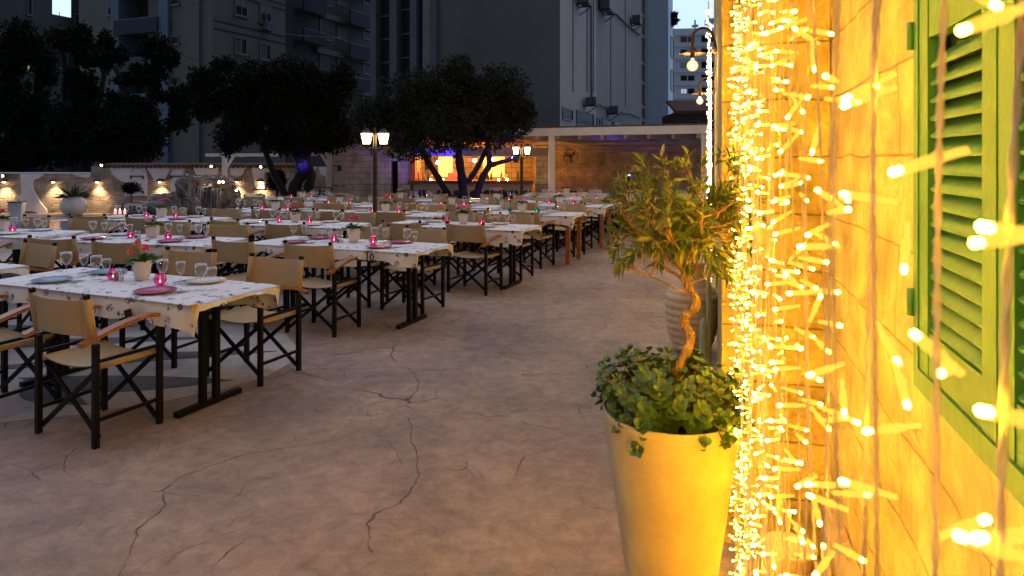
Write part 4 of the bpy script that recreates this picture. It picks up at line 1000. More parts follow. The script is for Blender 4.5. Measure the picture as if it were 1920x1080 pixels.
for k in range(26):
    px = r.uniform(350, 414); w_ = r.uniform(.004, .014); y_ = 18.45+r.uniform(-.1, .1); p0 = W(px, 353, y_)-wf.location; p1 = W(px+r.uniform(-2, 2), 396+r.uniform(-8, 10), y_)-wf.location
    b.tube([p0, p0.lerp(p1, .5)+Vector((r.uniform(-.02, .02), -.03, 0)), p1], w_, 4)
b.build('falling_water', mat('falling_water', (.22, .27, .34), .2, var=.2), wf)
for px, py in ((411, 341.5), (418, 341), (443, 357)):
    b = MB(); b.sphere(W(px, py, 18.35)-wf.location, .028, 8, 6); b.build('lamp', M_lamp, wf)
spot(W(390, 343, 18.5), W(385, 356, 18.7), 6, (1, .75, .5), 140, 1, wf)
for i, (px, py, rx, rz, wd) in enumerate(((262, 392, 34, 15, 'low pale boulder left of the waterfall under the topiary'), (312, 385, 34, 22, 'broad sloping boulder left of the waterfall'), (475, 378, 24, 14, 'rounded boulder right of the waterfall'), (505, 384, 26, 14, 'flat boulder at the foot of the garden wall lamps'), (540, 382, 24, 14, 'smooth boulder below the dark twisted trunk'))):
    p = W(px, py, 18.7); b = MB(); rockmesh(b, (0, 0, p.z), rx*18.7/F, .45, rz*18.7/F, 50+i*5); o = b.build('boulder', mat('boulder_stone', (.24, .22, .215), .85, scale=3, col2=(.12, .11, .11), bump=.8, bscale=7), None, smooth=False, loc=(p.x, 18.7, 0)); tag(o, wd, 'boulder')

# white ribbed urn with agave, square planter, topiary, candles
M_urnw = mat('white_urn_clay', (.62, .60, .58), .75, var=.08, scale=3)
p = W(138, 404, 19.4); t = empty('white_urn', (p.x, 19.4, 0), 0, 'large white ribbed urn standing by the rubble wall', 'urn')
prof = [(.17, .0)]
for k in range(1, 41): q = k/40; prof.append((.17+.155*math.sin(q*math.pi*.86)**.9+.007*abs(math.sin(q*math.pi*13)), .50*q))
prof += [(.225, .52), (.24, .54), (.21, .54), (.19, .45)]
MB().lathe(prof, 32).build('pot', M_urnw, t, smooth=True)
ag = empty('agave', (p.x, 19.4, .52), 0, 'spiky dark agave growing from the white ribbed urn', 'plant'); b = MB(); r = random.Random(8)
for k in range(46):
    a = k*2.4; el = r.uniform(.12, 1.35); L = r.uniform(.38, .58); d = Vector((math.cos(a)*math.cos(el), math.sin(a)*math.cos(el), math.sin(el))); s_ = d.cross(Vector((0, 0, 1))).normalized()*.028
    q0 = Vector((math.cos(a)*.05, math.sin(a)*.05, 0)); m_ = q0+d*L*.5; e = q0+d*L+Vector((0, 0, -.10*math.cos(el))); b.add([q0-s_*.7, q0+s_*.7, m_+s_, e, m_-s_], [(0, 1, 2, 3, 4)])
b.build('leaves', mat('agave_leaf', (.030, .050, .028), .6, var=.3), ag)
p = W(32, 412, 18.2); t = empty('square_planter', (p.x, 18.2, 0), .3, 'tall grey white square planter with dark rim near the left wall', 'planter')
b = MB(); b.add([(-.11, -.11, 0), (.11, -.11, 0), (.11, .11, 0), (-.11, .11, 0), (-.16, -.16, .46), (.16, -.16, .46), (.16, .16, .46), (-.16, .16, .46)], [(3, 2, 1, 0), (4, 5, 6, 7), (0, 1, 5, 4), (1, 2, 6, 5), (2, 3, 7, 6), (3, 0, 4, 7)]); b.build('pot', M_urnw, t)
b = MB(); b.box(-.17, .17, -.17, .17, .462, .49); b.build('rim', mat('dark_rim', (.06, .03, .02), .8, var=.2), t)
p = W(246, 352, 18.6); t = empty('topiary_bush', (p.x, 18.6, 0), 0, 'small ball shaped dark topiary on a thin stem before the wall', 'shrub')
MB().tube([(0, 0, .3), (.01, 0, p.z)], .014, 6).build('stem', M_darkbark, t); leafcloud([(Vector((0, 0, p.z)), (.23, .2, .14))], 1500, .06, 3).build('foliage', M_treeleaf, t)
p = W(519, 338, 18.2); t = empty('round_shrub', (p.x, 18.2, 0), 0, 'round dark shrub left of the twisted trunk by the wall', 'shrub')
MB().tube([(0, 0, 0), (.01, 0, p.z)], .03, 6).build('stem', M_darkbark, t); leafcloud([(Vector((0, 0, p.z)), (.26, .25, .30))], 3500, .06, 4).build('foliage', M_treeleaf, t)
M_cand = emit('candle_wax', (1, .42, .30), .9)
for px, wd in ((216, 'leftmost'), (225, 'middle one'), (234, 'rightmost')):
    p = W(px, 404, 16.8); t = empty('pillar_candle', (p.x, 16.8, 0), 0, f'lit candle on a black stand by the pool, {wd} of the three', 'candle', 'candles by the pool')
    MB().lathe([(.07, 0), (.012, .02), (.012, p.z+.02), (.05, p.z+.03)], 10).build('stand', M_iron, t); MB().lathe([(.03, 0), (.03, .09), (.0005, .09)], 10, (0, 0, p.z+.03)).build('wax', M_cand, t)
    MB().lathe([(.0005, 0), (.010, .012), (.0005, .04)], 6, (0, 0, p.z+.12)).build('flame', emit('flame', (1, .6, .25), 30), t)

# ================================================================ LAMP POSTS
M_lan = emit('lantern_glass', (1.0, .60, .22), 20)
def lantern_post(px, Y, ytop, label):
    x = X(px, Y); t = empty('lamp_post', (x, Y, 0), 0, label, 'lamp post', 'twin lantern lamp posts'); zt = Z(ytop+20, Y)
    MB().lathe([(.13, 0), (.13, .03), (.07, .06), (.055, .30), (.036, .34), (.032, zt-.3), (.042, zt-.28), (.026, zt-.24), (.022, zt+.05), (.0005, zt+.10)], 14).build('pole', M_iron, t, smooth=True)
    MB().lathe([(.20, 0), (.21, .02), (.16, .30), (.19, .56), (.16, .60), (.06, .60)], 14).build('base_barrel', mat('dark_barrel', (.05, .02, .012), .7, var=.3), t)
    b = MB()
    for s in (-1, 1): b.tube([(0, 0, zt-.22), (s*.06, 0, zt-.26), (s*.12, 0, zt-.22), (s*.125, 0, zt-.165)], .011, 6)
    b.build('arm', M_iron, t, smooth=True)
    for s in (-1, 1):
        c_ = (s*.125, 0, zt-.155); q = empty('lantern'); q.parent = t; q.location = c_
        def ring(r_, z): return [(r_*math.cos(R(45+90*k)), r_*math.sin(R(45+90*k)), z) for k in range(4)]
        b = MB(); b.add(ring(.062, .0)+ring(.098, .15), [(0, 1, 5, 4), (1, 2, 6, 5), (2, 3, 7, 6), (3, 0, 4, 7), (3, 2, 1, 0)]); b.build('glass', M_lan, q)
        b = MB(); b.add(ring(.125, .152)+ring(.045, .205)+ring(.02, .235), [(0, 1, 5, 4), (1, 2, 6, 5), (2, 3, 7, 6), (3, 0, 4, 7), (4, 5, 9, 8), (5, 6, 10, 9), (6, 7, 11, 10), (7, 4, 8, 11), (8, 9, 10, 11), (3, 2, 1, 0)])
        b.add(ring(.068, -.012)+ring(.03, -.04), [(0, 1, 2, 3), (4, 5, 1, 0), (5, 6, 2, 1), (6, 7, 3, 2), (7, 4, 0, 3)])
        for k in range(4): p0, p1 = ring(.065, 0)[k], ring(.101, .152)[k]; b.bar(p0, p1, .008, .008)
        b.build('cage', M_iron, q)
lantern_post(703, 10.32, 230, 'nearer black lamp post with two glowing lanterns among the tables')
lantern_post(978, 15.25, 256, 'farther black lamp post with two glowing lanterns by the bar')

# ================================================================ STONE KIOSK AND BAR
BY = 18.4
def bx(name, m, par, x0, x1, y0, y1, z0, z1): return MB().box(x0, x1, y0, y1, z0, z1).build(name, m, par)
M_block = brick_mat('limestone_blocks', (.66, .59, .50), (.54, .48, .41), (.20, .17, .15), .42, .155, mort=.007, bump=.8, warp=.02, vs=2.5)
M_grain = mat('door_paint', (.40, .40, .38), .6, var=.12, scale=4, stretch=(10, 1, .6))
bar = empty('bar', (0, BY, 0), 0, 'stone bar building with orange lit counter and pale plank door', 'bar building')
xa, xb, xc, xd = X(622, BY), X(770, BY), X(1000, BY), X(1290, BY); zk = Z(252, BY)
bx('front_wall', M_block, bar, xa, X(733, BY), 0, .3, 0, zk); bx('front_wall', M_block, bar, X(746, BY), xb, 0, .3, 0, zk); bx('lintel', M_block, bar, X(733, BY)+.003, X(746, BY)-.003, .004, .3, Z(302, BY), zk-.01)
bx('side_wall', M_block, bar, xa, xa+.3, .31, 3, 0, zk)
bx('roof', M_tile, bar, xa-.1, xb+.1, -.1, 3.2, zk+.003, zk+.09)
bx('doorway_shade_sheet', M_dark, bar, X(733, BY), X(746, BY), .31, .33, 0, Z(302, BY))  # black sheet stands in for the shade inside the doorway
dr = bx('door', M_grain, bar, X(626, BY), X(648, BY), -.05, -.004, 0, Z(305, BY))
MB().box(X(626.5, BY), X(640, BY), -.065, -.052, Z(312, BY), Z(310, BY)).build('strap', M_iron, dr); MB().box(X(634, BY), X(641, BY), -.068, -.052, Z(320.5, BY), Z(311, BY)).build('hatch', M_iron, dr)
MB().box(X(626.5, BY), X(635, BY), -.065, -.052, Z(349, BY), Z(347, BY)).build('strap', M_iron, dr); MB().box(X(643, BY), X(648, BY), -.065, -.052, Z(349.5, BY), Z(347.5, BY)).build('latch', M_iron, dr)
for px in (630, 655): b = MB(); b.tube([(X(px, BY), -.03, Z(269, BY)), (X(px, BY), .0, Z(269, BY))], .055, 14); b.build('vent', M_rust, bar)
# bar room
M_barw = brick_mat('bar_inner_stone', (.42, .30, .16), (.36, .25, .12), (.14, .09, .05), .30, .15, mort=.008, bump=.7, warp=.02)
zc = Z(293, BY)
bx('back_wall', M_barw, bar, xb, xc+.05, 2.1, 2.3, 0, zc+.35); bx('inner_wall', M_barw, bar, xb+.003, xb+.12, .31, 2.09, 0, zc+.3); bx('ceiling', M_wood, bar, xb, xc+.05, .2, 2.3, zc+.36, zc+.42)
bx('fascia', mat('fascia_paint', (.34, .30, .34), .8, var=.1), bar, xb, X(1034, BY), -.45, -.40, zc, zc+.22)
bx('counter_top', mat('counter_wood', (.20, .06, .02), .45, var=.3, stretch=(1, 8, 8)), bar, X(768, BY), X(1000, BY), -.3, .35, Z(344, BY), Z(338, BY)+.0)
bx('counter_front', mat('counter_plaster', (.62, .58, .56), .8, var=.12, scale=3), bar, X(776, BY), X(996, BY), -.05, .25, 0, Z(344, BY)-.004)
bx('timber_post', mat('bar_timber', (.22, .07, .02), .6, var=.3), bar, X(769, BY), X(779, BY), -.04, .1, Z(338, BY)+.003, zc)
M_niche = emit('niche_glow', (1.0, .48, .10), 1.6)  # emissive back panel stands in for lamp light inside the bar niches
for a0, a1 in ((822, 848), (906, 946)):
    q = bx('niche_glow_panel', M_niche, bar, X(a0, BY+2)+0, X(a1, BY+2), 2.06, 2.095, Z(332, BY+2), Z(294, BY+2))
    for zz in (306, 318): bx('shelf', M_white, q, X(a0, BY+2)+.02, X(a1, BY+2)-.02, 1.94, 2.055, Z(zz, BY+2)-.012, Z(zz, BY+2)+.012)
bx('fridge', mat('red_brown_panel', (.16, .03, .02), .5, var=.2), bar, X(840, BY+1), X(864, BY+1), .9, 1.3, 0, Z(324, BY+1)); bx('speaker', M_iron, bar, X(796, BY+1.4), X(804, BY+1.4), 1.95, 2.08, Z(318, BY+1.4), Z(297, BY+1.4))
M_bulb2 = emit('pendant_bulb', (1, .45, .09), 520)
for px, py, wd in ((821, 305, 'leftmost'), (858, 303, 'beside the trunk'), (890, 301, 'between the trunks'), (923, 299, 'right trunk side')):
    p = W(px, py, BY+.45); t = empty('pendant_lamp', tuple(p), 0, f'small glowing pendant bulb over the bar counter, {wd}', 'pendant lamp', 'pendant bulbs over the bar')
    MB().sphere((0, 0, 0), .045, 12, 8).build('bulb', M_bulb2, t, smooth=True); MB().tube([(0, 0, .04), (0, 0, zc+.36-p.z)], .006, 5).build('cord', M_iron, t)
r = random.Random(5)
M_bot = [mat('green_bottle', (.02, .05, .02), .15), mat('amber_bottle', (.22, .07, .01), .15), mat('clear_bottle', (.4, .35, .25), .15)]
for k in range(16):
    px = r.choice([r.uniform(780, 815), r.uniform(866, 945), r.uniform(895, 990)]); h = r.uniform(.16, .27); o = MB().lathe([(.03, 0), (.032, h*.6), (.012, h*.8), (.012, h)], 8).build('bottle', M_bot[k % 3], None, smooth=True, loc=(X(px, BY+.2), BY+.22+r.uniform(-.05, .1), Z(338, BY)+.002)); tag(o, 'small bottle standing on the far bar counter', 'bottle', 'bottles on the bar counter')
for px in (808, 831, 935, 951):
    o = MB().lathe([(.02, 0), (.022, .03), (.0005, .045)], 8).build('tealight', M_bulb2, None, loc=(X(px, BY-.1), BY-.15, Z(338, BY)+.003)); tag(o, 'tiny tealight glowing on the bar counter front edge', 'tealight', 'tealights on the bar counter')
# bar stools: saucer backs on white poles
M_stool = mat('stool_black', (.02, .018, .02), .4, var=.2)
st0 = empty('bar_stool', label='s', cat='bar stool')
MB().lathe([(.15, 0), (.16, .012), (.02, .03), (.016, .60)], 16).build('base', M_white, st0, smooth=True)
MB().lathe([(.0005, .60), (.10, .61), (.165, .66), (.185, .70), (.175, .70), (.10, .64), (.0005, .63)], 24, sy=.8).build('seat', M_stool, st0, smooth=True)
b = MB()
for i in range(14):
    a0, a1 = R(200+140*i/14), R(200+140*(i+1)/14)
    hh = lambda a: .70+.13*max(0, math.sin((a-R(200))/R(140)*math.pi))**.5
    b.add([(math.cos(a0)*.182, math.sin(a0)*.15, .70), (math.cos(a1)*.182, math.sin(a1)*.15, .70), (math.cos(a1)*.182, math.sin(a1)*.15, hh(a1)), (math.cos(a0)*.182, math.sin(a0)*.15, hh(a0))], [(0, 1, 2, 3)])
b.build('backrest', M_stool, st0, smooth=True); MB().tube([(0, -.16, .58), (0, -.165, .86)], .008, 6).build('back_post', M_white, st0)
us = [False]
nm = ['first', 'second', 'third', 'fourth', 'fifth', 'sixth', 'seventh', 'eighth']
for k, px in enumerate((797, 831, 862, 893, 917, 938, 959, 984)):
    place(st0, us, (X(px, 17.5), 17.5, 0), R(k*7-20), f'black saucer bar stool at the counter, {nm[k]} from the left end', 'bar stools along the counter')

# ================================================================ PERGOLA on the right
PY0, PY1 = 17.6, 15.9
pg = empty('pergola', (0, 0, 0), 0, 'white flat roofed pergola with dark rafters and sagging cloth over the lounge', 'pergola')
ptop = 2.36
L0 = Vector((X(947, 17.75), 17.75, 0)); L1 = Vector((X(1332, 15.6), 15.6, 0))
def hz(z, v): return Vector((v.x, v.y, z))
MB().bar(hz(ptop-.09, L0), hz(ptop-.09, L1), .10, .19).build('front_beam', M_white, pg)
u_ = (L1-L0).normalized(); nb_ = Vector((-u_.y, u_.x, 0))
for px, Yp in ((1034, 17.3), (1321, 15.72)):
    q = L0+u_*((X(px, Yp)-L0.x)/u_.x); MB().bar(hz(0, q), hz(ptop-.19, q), .15, .14, (0, 1, 0)).build('post', M_white, pg)
M_raft = mat('rafter_wood', (.40, .36, .34), .7, var=.2)
Lw = (L1-L0).length
for k in range(9):
    q = L0+u_*(Lw*(k+.5)/9); MB().bar(hz(ptop-.15, q+nb_*.06), hz(ptop-.15, q+nb_*3.6), .07, .26).build('rafter', M_raft, pg)
q0, q1 = L0-u_*.1, L1+u_*.2
b = MB(); b.poly([hz(ptop+.01, q0), hz(ptop+.01, q1), hz(ptop+.01, q1+nb_*4.3), hz(ptop+.01, q0+nb_*4.3)], (0, 0, .04)); b.build('roof', mat('pergola_roof', (.10, .08, .08), .9, var=.2), pg)
bb_ = MB(); bb_.box(X(1000, 19.6), X(1420, 19.6), 19.85, 19.95, 1.985, 2.34); bb_.build('back_board', M_raft, pg)
# sagging brown sail
b = MB(); nx, ny = 26, 8; vs = []; fs = []
for j in range(ny+1):
    for i in range(nx+1):
        u = i/nx; v = j/ny; q = L0+u_*(Lw*(.10+.88*u))+nb_*(2.3+.22*v); vs.append((q.x, q.y, ptop-.20-.30*math.sin(u*math.pi)**.8*(1-.25*v)-.14*v+.02*math.sin(v*14+u*3)))
for j in range(ny):
    for i in range(nx): a = j*(nx+1)+i; fs.append((a, a+1, a+nx+2, a+nx+1))
b.add(vs, fs); b.build('cloth_sail', mat('brown_sail', (.30, .20, .13), .9, var=.15), pg, smooth=True)
M_brick = brick_mat('lounge_brick', (.60, .42, .28), (.48, .33, .21), (.20, .13, .08), .20, .062, mort=.006, bump=.7, warp=.02)
lw = MB().box(X(1000, 19.6), X(1420, 19.6), 0, .25, 0, 1.98).build('lounge_wall', M_brick, None, loc=(0, 19.8, 0)); tag(lw, 'brown brick wall closing the back of the pergola lounge', 'wall')
o = MB().box(xc+.06, X(1034, 18.45), 0, .25, 0, Z(294, BY)).build('stone_pier', M_block, None, loc=(0, 18.45, 0)); tag(o, 'stone wall pier between the bar and the pergola post', 'wall')
fn = W(1070, 293, 19.5); t = empty('fan', tuple(fn), 0, 'round dark fan mounted high on the brick lounge wall', 'fan')
b = MB(); b.tube([(0, 0, 0), (0, .08, 0)], .05, 10); b.build('motor', M_iron, t); b = MB()
for k in range(16): a0, a1 = R(k*22.5), R(k*22.5+22.5); b.bar((math.cos(a0)*.2, 0, math.sin(a0)*.2), (math.cos(a1)*.2, 0, math.sin(a1)*.2), .015, .015)
for k in range(18): a0 = R(k*20); b.bar((math.cos(a0)*.05, 0, math.sin(a0)*.05), (math.cos(a0)*.2, 0, math.sin(a0)*.2), .008, .008)
b.build('grille', M_iron, t); b = MB()
for k in range(3): a0 = R(k*120+20); b.poly([(0, .03, 0), (math.cos(a0)*.17, .03, math.sin(a0)*.17), (math.cos(a0+.7)*.17, .045, math.sin(a0+.7)*.17)], (0, .004, 0))
b.build('blade', M_rust, t)
# sofa with cushions
sf = empty('lounge_sofa', (X(1095, 19.2), 19.2, 0), 0, 'long grey built in sofa against the brick lounge wall', 'sofa'); M_sofa = mat('sofa_fabric', (.30, .25, .24), .9, var=.15)
bx('seat', M_sofa, sf, -1.2, 1.9, -.35, .25, .0, .40); bx('backrest', M_sofa, sf, -1.2, 1.9, .26, .40, 0, .72)
for k, (px, cc, wd) in enumerate(((1044, (.03, .028, .03), 'black, beside the post'), (1056, (.16, .11, .09), 'brown, left'), (1074, (.02, .02, .022), 'black, middle'), (1089, (.28, .21, .16), 'beige, middle'), (1103, (.02, .02, .02), 'black, right'), (1114, (.36, .29, .24), 'pale, rightmost'))):
    p = W(px, 362, 19.0); b = MB(); rockmesh(b, (0, 0, 0), .15, .06, .15, 900+k); b = MB()
    n = 6; vs = []
    for sgn in (-1, 1):
        for j in range(n+1):
            for i in range(n+1):
                u, v = i/n*2-1, j/n*2-1; vs.append((u*.15*(1-.08*v*v), sgn*.06*(1-u*u)**.5*(1-v*v)**.5, v*.16*(1-.08*u*u)))
    fs = [(s_*49+j*7+i, s_*49+j*7+i+1, s_*49+j*7+i+8, s_*49+j*7+i+7) for s_ in (0, 1) for j in range(n) for i in range(n)]
    b.add(vs, fs); o = b.build('cushion', mat('cushion_fabric', cc, .9, var=.15), None, smooth=True, loc=(p.x, 19.02, .42+.155)); o.rotation_euler = (R(-14), R(4*(k % 3-1)), 0); tag(o, f'cushion leaning on the lounge sofa, {wd}', 'cushion', 'cushions on the sofa')

# left pergola corner and railing
lp = empty('small_pergola', (0, 0, 0), 0, 'small pale pergola corner post with brace above the waterfall', 'pergola'); ly = 19.9
MB().bar(W(421, 410, ly), W(421, 291, ly), .11, .11, (0, 1, 0)).build('post', M_white, lp); MB().bar(W(386, 290.5, ly), W(520, 290.5, ly), .08, .09).build('beam', M_white, lp)
MB().bar(W(423, 318, ly), W(438, 293, ly), .06, .06).build('brace', M_white, lp); MB().bar(W(420, 289.5, ly), W(455, 292, ly+3), .07, .08).build('beam', M_white, lp)
bp_ = empty('blue_lit_pergola', (0, 0, 0), 0, 'pergola post with brace bathed in violet light beside the kiosk', 'pergola'); ly = 18.9
MB().bar(W(618, 413, ly), W(618, 289, ly), .13, .13, (0, 1, 0)).build('post', M_white, bp_); MB().bar(W(570, 289, ly), W(626, 289, ly), .09, .10).build('beam', M_white, bp_); MB().bar(W(616, 312, ly), W(604, 292, ly), .06, .06).build('brace', M_white, bp_)
rl_ = empty('railing', (0, 0, 0), 0, 'thin metal railing under violet light between trunk and kiosk', 'railing'); ly = 18.3
for px in (578, 600, 622): MB().bar(W(px, 412, ly), W(px, 351, ly), .03, .03, (0, 1, 0)).build('post', M_iron, rl_)
for py in (352, 358.5, 365, 372): MB().bar(W(577, py, ly), W(623, py, ly), .02, .02).build('rail', M_iron, rl_)
# violet effect lights
M_vio = emit('violet_lamp', (.10, .08, 1.0), 30)
def violet(p, tgt, power, label, size=120):
    t = empty('effect_light', tuple(p), 0, label, 'effect light', 'violet effect lights'); d = (Vector(tgt)-Vector(p)).normalized()
    MB().bar(-d*.14, -d*.01, .09, .09).build('housing', M_iron, t); MB().sphere((0, 0, 0), .032, 10, 8).build('lens', M_vio, t, smooth=True)
    spot(Vector(p)+d*.04, tgt, power, (.10, .05, 1.0), size, .6, t, .04)
violet(W(962, 296, 16.0), W(900, 250, 16.6), 9, 'violet spotlight clamped to the right olive branch', 150)
violet(W(852, 293, 17.1), W(825, 286, 18.0), 60, 'violet spotlight beside the middle olive trunk', 85)
violet(W(903, 374, 15.7), W(884, 330, 16.4), 9, 'violet ground spotlight aimed at the olive trunks', 90)
violet(W(563, 303, 17.0), W(600, 350, 19.8), 22, 'violet spotlight hanging in the dark twisted tree', 60)
violet(W(1180, 330, 17.0), W(1190, 255, 17.5), 32, 'violet uplight beneath the pergola rafters', 120)

# ================================================================ BUILDINGS
def frame2(P, d):                                     # matrix: x along d, y = outward (to the camera side), z up
    d = d.normalized(); n = Vector((d.y, -d.x, 0))
    m = Matrix.Identity(4); m.col[0][:3] = d; m.col[1][:3] = n; m.col[2][:3] = (0, 0, 1); m.col[3][:3] = P
    return m
class Face:
    def __init__(s, par, P, d, m): s.P = Vector(P); s.d = d.normalized(); s.M = frame2(P, d); s.par = par; s.m = m
    def s_(s, px):                                    # distance along the face where column px meets it
        k = (px-960)/F; return (k*s.P.y-s.P.x)/(s.d.x-k*s.d.y)
    def z_(s, px, py): return CH-(py-HY)*(s.P.y+s.d.y*s.s_(px))/F
    def box(s, name, m, px0, px1, z0, z1, y0, y1, par=None):
        o = MB().box(s.s_(px0), s.s_(px1), y0, y1, z0, z1).build(name, m, None); o.matrix_world = s.M; o.parent = par or s.par; return o
    def win(s, px0, px1, py0, py1, m=None, fm=None, sill=True, split=0, shut=None):
        a, b_ = s.s_(px0), s.s_(px1); pm = (px0+px1)/2; z1, z0 = s.z_(pm, py0), s.z_(pm, py1); f = fm or M_wframe
        o = MB(); o.box(a, b_, .012, .07, z0, z0+.07); o.box(a, b_, .012, .07, z1-.07, z1); o.box(a, a+.07, .014, .068, z0+.07, z1-.07); o.box(b_-.07, b_, .014, .068, z0+.07, z1-.07)
        for k in range(split): c_ = a+(b_-a)*(k+1)/(split+1); o.box(c_-.03, c_+.03, .014, .068, z0+.07, z1-.07)
        if sill: o.box(a-.1, b_+.1, .012, .16, z0-.10, z0-.005)
        w_ = o.build('window', f, None); w_.matrix_world = s.M; w_.parent = s.par
        g_ = MB().box(a+.06, b_-.06, .006, .03, z0+.06, z1-.06).build('pane', m or M_pane, None); g_.parent = w_
        if shut: q = MB().box(a+.07, b_-.07, .031, .05, z0+(z1-z0)*(1-shut), z1-.07).build('roller_blind', M_blind, None); q.parent = w_
        return w_
M_pane = mat('dark_glass', (.010, .011, .012), .35, spec=.08); M_wframe = mat('window_frame', (.10, .11, .12), .6, var=.1); M_blind = mat('blind', (.09, .10, .11), .7, var=.1)
def wallm(name, c_, v=.10): return mat(name, c_, .9, var=v, scale=.35, detail=9, bump=.1, bscale=3)
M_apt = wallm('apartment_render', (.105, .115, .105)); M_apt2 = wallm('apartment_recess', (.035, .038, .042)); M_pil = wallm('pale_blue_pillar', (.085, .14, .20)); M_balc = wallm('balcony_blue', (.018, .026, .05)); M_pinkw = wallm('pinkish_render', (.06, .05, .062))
M_off = wallm('office_render', (.27, .235, .235)); M_off2 = wallm('office_side', (.16, .165, .165)); M_strip = wallm('skylight_toned_wall', (.46, .58, .72)); M_line = mat('dark_joint', (.008, .01, .012), .9)  # M_strip is paler and bluer: sky light put into that wall's colour
D1 = Vector((.385, .922, 0)); D0 = Vector((.922, -.385, 0)); TOP = 34
apt = empty('apartment_block', (0, 0, 0), 0, 'dark cream apartment block with blue pillars and balconies behind the trees', 'building')
FA = Face(apt, (X(373, 47), 47, 0), D0, M_apt)          # frontal part, s<0 to the left
def vol(name, F_, px0, px1, m, dep=8, z0=0, z1=TOP, off=0): return F_.box(name, m, px0, px1, z0, z1, -dep, off)
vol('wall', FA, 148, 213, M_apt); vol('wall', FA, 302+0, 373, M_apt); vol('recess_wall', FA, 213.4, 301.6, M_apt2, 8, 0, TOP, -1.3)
vol('pillar', FA, 213.5, 228, M_pil, 1.2, 0, TOP, .25); vol('pillar', FA, 303, 320, M_pil, -.002, 0, TOP, .25)
for y0, y1, m in ((27+10, 64, M_balc), (110, 134, M_pinkw), (178, 196, M_pil), (250, 270, M_balc), (-45, -12, M_balc)):
    a, b_ = FA.s_(222), FA.s_(303); z0, z1 = FA.z_(262, y1), FA.z_(262, y0)
    o = MB().box(a, b_, .27, .40, z0, z1).build('balcony', m, None); o.matrix_world = FA.M; o.parent = apt
    for nm_, q in (('slab', (a, b_, -1.29, .26, z0+.02, z0+.16)), ('handrail', (a, b_, .28, .39, z1+.003, z1+.05))): k = MB().box(*q).build(nm_, M_pil if nm_ == 'handrail' else M_apt2, None); k.parent = o
FAr = Face(apt, (X(373, 47)+D1.x*-0-.0, 47, 0), D0, M_apt2); FAr.P = FA.P + Vector((D0.y, -D0.x, 0))*-1.3*0; FAr = Face(apt, FA.P+Vector((.385, .922, 0))*1.28, D0, M_apt2)
lit = emit('lit_window_cool', (.55, .62, .85), .42); lity = emit('lit_window_warm', (.55, .48, .16), .35)
FAr.win(246, 258, 13, 32, lit, split=1); FAr.win(290, 300, 5, 26, M_pane); FAr.win(292, 299, 18, 25, lity, sill=False); FAr.win(240, 255, 83, 105); FAr.win(245, 252, 155, 172, lit, sill=False)
for y in (12, 68, 145, 230): FA.win(203, 212, y, y+17)
for y in (0-8, 66, 142, 215): FA.win(322, 336, y+2, y+17)
# recess strip then the receding flank
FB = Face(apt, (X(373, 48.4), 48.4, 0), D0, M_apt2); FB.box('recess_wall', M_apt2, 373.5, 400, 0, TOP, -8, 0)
for y in (-15, 64, 144, 220): FB.win(383, 396, y, y+34)
C2 = Vector((X(398, 46.8), 46.8, 0)); FC = Face(apt, C2, D1, M_apt)
FC.box('flank_wall', M_apt, 398, 535, 0, TOP, -6, 0)
b = MB()
for py in (38, 53, 115, 190, 210, 257, -30, -18):
    z = FC.z_(402, py); b.box(FC.s_(401), FC.s_(535), .004, .03, z-.04, z+.04)
o = b.build('string_course', M_line, None); o.matrix_world = FC.M; o.parent = apt
for p_ in ((440, 463, -2, 30), (487, 508, 10, 44), (440, 462, 71, 101), (487, 507, 82, 112), (440, 462, 148, 178), (487, 507, 156, 186)):
    w_ = FC.win(*p_, split=1, shut=(.45 if p_[2] < 20 else .0) or None)
    if p_[2] > 60:
        a, b_ = FC.s_(p_[0]), FC.s_(p_[1]); z1, z0 = FC.z_(p_[0], p_[2]), FC.z_(p_[0], p_[3]); q = MB()
        for k in range(5): q.box(a+.1+k*.12, a+.17+k*.12, .031, .05+.01*(k % 2), z0+.08, z1-.08)
        q.build('curtain', M_blind, None).parent = w_
# dark side with balconies, 535..700
C3 = C2+D1*FC.s_(535); FD = Face(apt, C3+Vector((.922, -.385, 0))*-.6, D1, M_apt2)
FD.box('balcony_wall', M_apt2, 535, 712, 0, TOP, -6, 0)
b_dark = wallm('balcony_front', (.012, .014, .03)); M_edge = wallm('slab_edge', (.085, .08, .07))
for (x0, x1) in ((552, 595), (640, 677)):
    for y0, y1 in ((55, 78), (-12, 20), (125, 148), (190, 212)) if x0 < 600 else ((20, 45), (82, 108), (-40, -15), (145, 168)):
        a, b_ = FD.s_(x0), FD.s_(x1); z1, z0 = FD.z_(x0, y0), FD.z_(x0, y1)
        o = MB().box(a, b_, .85, .97, z0, z1).build('balcony', b_dark, None); o.matrix_world = FD.M; o.parent = apt
        k = MB().box(a, b_, .86, .96, z1+.003, z1+.06).build('handrail', M_pil, None); k.parent = o; k = MB().box(a, b_, .003, .84, z0, z0+.14).build('slab', M_apt2, None); k.parent = o
for py in (25, 93, 160, -40):
    a, b_ = FD.s_(590), FD.s_(712); z = FD.z_(600, py); o = MB().box(a, b_, .003, .30, z-.35, z+.1).build('slab_edge', M_edge, None); o.matrix_world = FD.M; o.parent = apt
for x0, x1 in ((600, 622), (632, 650), (680, 697)):
    for y in (35, 100, 165, -30): FD.win(x0, x1, y, y+40, sill=False)
